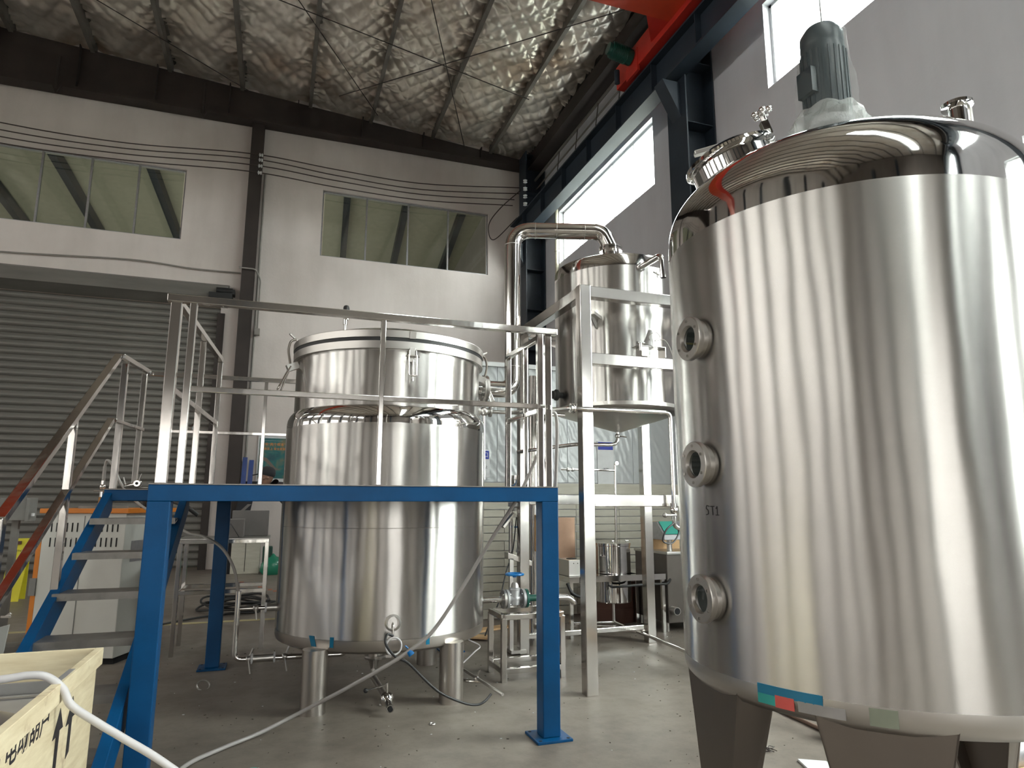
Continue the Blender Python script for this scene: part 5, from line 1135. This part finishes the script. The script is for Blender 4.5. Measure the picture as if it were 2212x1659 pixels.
for i, (x, y) in enumerate(((1.10, 4.80), (.84, 5.35))): b = B(); b.torus((x, y, .005), (0,0,1), .018, .005, 18, 6); tag(obj('washer', b, M['satin']), ('washer on the floor in front of the right leg of the middle tank', 'washer on the floor beside the drain valve handle')[i], 'washer')
# loose boards behind the middle tank
for i, (x0, y0, x1, y1, z, lb) in enumerate(((1.55, 7.55, 2.75, 8.05, .0, 'lowest pale board on the floor behind the right side of the middle tank'), (1.75, 7.75, 2.30, 7.35, .022, 'short pale board lying slanted across the boards behind the small stand'), (1.40, 7.95, 2.2, 8.25, .0, 'pale board farthest back on the floor by the cream boards'))):
    b = B(); b.bar((x0, y0, z+.011), (x1, y1, z+.011), .16, .021); tag(obj('board', b, M['wood'], None, .002), lb, 'board')
# floor debris: chips and scraps nobody could count
b = B(); rd = random.Random(11)
for k in range(420):
    x, y = rd.uniform(-1.5, 4.6), rd.uniform(3.2, 8.0); s_ = rd.uniform(.002, .010); a = rd.uniform(0, PI)
    c_, d_ = math.cos(a)*s_, math.sin(a)*s_; b.prism([(x-c_, y-d_, 0), (x+d_*.5, y-c_*.5, 0), (x+c_, y+d_, 0), (x-d_*.5, y+c_*.5, 0)], (0, 0, .002+rd.random()*.003)); b.m = 0
o = tag(obj('floor_chips', b, [simple('chips', (.09,.075,.06), .8)]), 'tiny chips and dirt scattered over the concrete floor', 'debris'); o['kind'] = 'stuff'
b = B()
for k in range(60):
    x, y = rd.uniform(-1.0, 4.4), rd.uniform(3.4, 7.6); s_ = rd.uniform(.003, .009); b.prism([(x-s_, y, 0), (x, y-s_*.6, 0), (x+s_, y, 0), (x, y+s_*.5, 0)], (0, 0, .003))
o = tag(obj('pale_chips', b, M['paper']), 'small white scraps scattered over the concrete floor', 'debris'); o['kind'] = 'stuff'

# ================================================================== PIPE COLUMN BETWEEN THE TANK AND THE FRAME
pc_ = thing('sampling_pipework', 'thin vertical stainless pipes with a polished cup and valves right of the middle tank', 'pipework', (2.35, 6.9, 0))
def H(name, b, mat, bevel=0, parent=None): return obj(name, b, mat, parent or pc_, bevel)
b = B(); b.lathe([(.0, 1.66), (.068, 1.66), (.070, 1.67), (.070, 1.775), (.0, 1.775)], (2.40, 6.75, 0), n=36); H('cup', b, M['mirror'])
b = B(); b.cyl((2.40, 6.75, 1.40), (2.40, 6.75, 1.66), .04, n=20).lathe([(.04, 1.44), (.085, 1.45), (.085, 1.49), (.04, 1.50)], (2.40, 6.75, 0), n=26); H('collar', b, M['satin'])
b = B(); b.cyl((2.34, 6.75, .05), (2.34, 6.75, 1.42), .022, n=16); H('upright_pipe', b, M['tube'])
b = B(); b.box(2.425, 2.465, 6.73, 6.77, .05, 1.45); H('upright_pipe', b, M['tube'])
b = B(); b.cyl((2.68, 6.95, .0), (2.68, 6.95, 2.9), .055, n=28); H('thick_column', b, M['tube'])
b = B(); b.box(2.545, 2.575, 6.85, 6.89, .0, 2.7); H('flat_upright', b, M['satin'])
b = B(); b.bar((2.36, 6.70, 1.38), (2.22, 6.66, 1.24), .045, .028).bar((2.30, 6.69, 1.36), (2.285, 6.69, 1.39), .02, .02); H('lever_handle', b, M['leg'], .003)
for k in range(5): b = B(); b.ball((2.425, 6.70, 1.34-.028*k), .015, 10, 8); H('chain_link', b, M['satin'])
b = B(); b.tube([(2.425, 6.70, 1.24), (2.36, 6.69, 1.24)], .008, 8); H('blue_pin', b, M['wheel'])
b = B(); b.tube(spline([(2.38, 6.68, 1.34), (2.33, 6.66, 1.0), (2.24, 6.6, .80), (2.12, 6.45, .55), (1.98, 6.3, .38), (1.9, 6.2, .28)]), .007, 8); tag(obj('power_cable', b, M['cable']), 'thin black cable running down behind the globe valve to the floor', 'cable')
b = B(); b.box(2.28, 2.44, 6.55, 6.80, .02, .05).box(2.28, 2.32, 6.6, 6.64, .05, .93); H('stand_foot', b, M['satin'])
b = B(); b.prism([(2.26, 6.60, .93), (2.26, 6.60, .99), (2.52, 6.60, .90), (2.52, 6.60, .85)], (0, .12, 0)); H('sloping_tray', b, M['leg'], .003)
b = B(); b.tube([(2.40, 6.66, .98), (2.42, 6.66, 1.06), (2.44, 6.66, .92)], .035, 16, .05); H('pump_elbow', b, M['cast'])
for i, (x, z0, z1) in enumerate(((2.50, .82, 1.30), (2.66, .98, 1.36))):
    b = B(); b.box(x-.02, x+.02, 6.80-.0, 6.84, z0, z1); tag(obj('wooden_lath', b, M['wood'], None, .002), ('narrower pale wooden lath tied to the thin pipes', 'wider pale wooden block tied to the thick column')[i], 'lath')
b = B(); b.tube([(1.74, 5.2, 1.78), (2.0, 5.6, 1.80), (2.30, 6.62, 1.86)], .012, 8)
# ================================================================== PERSON BEHIND THE TANK
def person():
    t = thing('person', 'person in dark clothes and a black cap leaning over behind the blue platform', 'person', (.35, 9.4, 0))
    me = bpy.data.meshes.new('body'); J = [(.42, 9.4, 1.20), (.30, 9.4, 1.42), (.08, 9.4, 1.66), (.0, 9.4, 1.72), (-.06, 9.4, 1.76),
        (.50, 9.30, 1.15), (.52, 9.22, .76), (.50, 9.30, .42), (.50, 9.50, 1.15), (.55, 9.58, .76), (.56, 9.5, .42),
        (.10, 9.20, 1.62), (.22, 9.10, 1.36), (.30, 9.0, 1.16), (.12, 9.60, 1.62), (.24, 9.68, 1.36), (.32, 9.6, 1.16), (.44, 9.16, .40), (.48, 9.38, .40)]
    E_ = [(0,1), (1,2), (2,3), (3,4), (0,5), (5,6), (6,7), (0,8), (8,9), (9,10), (2,11), (11,12), (12,13), (2,14), (14,15), (15,16), (7,17), (10,18)]
    rad = [.15, .14, .13, .06, .055, .10, .07, .05, .10, .07, .05, .065, .048, .035, .065, .048, .035, .04, .04]
    me.from_pydata(J, E_, []); o = bpy.data.objects.new('body', me); COL.objects.link(o); o.parent = t; o.location = -t.location
    o.modifiers.new('skin', 'SKIN'); o.modifiers.new('sub', 'SUBSURF').levels = 2; o.modifiers['sub'].render_levels = 2
    for v_, r_ in zip(me.skin_vertices[0].data, rad): v_.radius = (r_, r_)
    me.skin_vertices[0].data[0].use_root = True; me.materials.append(simple('dark_mauve_cloth', (.035,.028,.032), .9))
    skin = simple('skin_tone', (.22,.12,.085), .6)
    h = Vector((-.135, 9.38, 1.80)); b = B(); b.lathe([(.001, -.115), (.05, -.105), (.072, -.06), (.083, .0), (.085, .05), (.07, .09), (.03, .115), (.001, .118)], h, (.25, 0, 1), 24)
    b.ball(h+Vector((-.03, -.088, -.01)), .014, 8, 6); b.ball(h+Vector((-.09, -.02, .0)), .016, 8, 6); hd = obj('head', b, skin, t)
    for y_ in (-.03, .03): b = B(); b.ball(h+Vector((-.079, y_-.01, .025)), .009, 8, 6); obj('eye', b, M['paper'], hd)
    b = B(); b.ball(h+Vector((.02, .085, .0)), .018, 8, 6).ball(h+Vector((.02, -.085, .0)), .018, 8, 6); obj('ear', b, skin, hd)
    b = B(); b.bar(h+Vector((-.075, -.02, -.05)), h+Vector((-.075, .02, -.05)), .008, .006); obj('mouth', b, M['red'], hd)
    b = B(); b.lathe([(.088, .02), (.098, .035), (.098, .07), (.082, .115), (.045, .14), (.001, .146)], h+Vector((.005, 0, .01)), (.22, 0, 1), 28)
    b.prism([h+Vector((-.08, -.07, .05)), h+Vector((-.17, -.05, .03)), h+Vector((-.17, .05, .03)), h+Vector((-.08, .07, .05))], (0, 0, .010)); obj('cap', b, M['darkcloth'], t, label='black peaked cap')
person()
b = B(); b.box(.30, .80, 9.1, 9.75, .34, .37)
ss = thing('step_stool', 'low steel step stool hidden behind the middle tank under the leaning person', 'stool', (.55, 9.4, 0)); obj('step', b, M['satin'], ss)
for x in (.33, .77):
    for y in (9.13, 9.72): b = B(); b.box(x-.015, x+.015, y-.015, y+.015, 0, .34); obj('leg', b, M['satin'], ss)
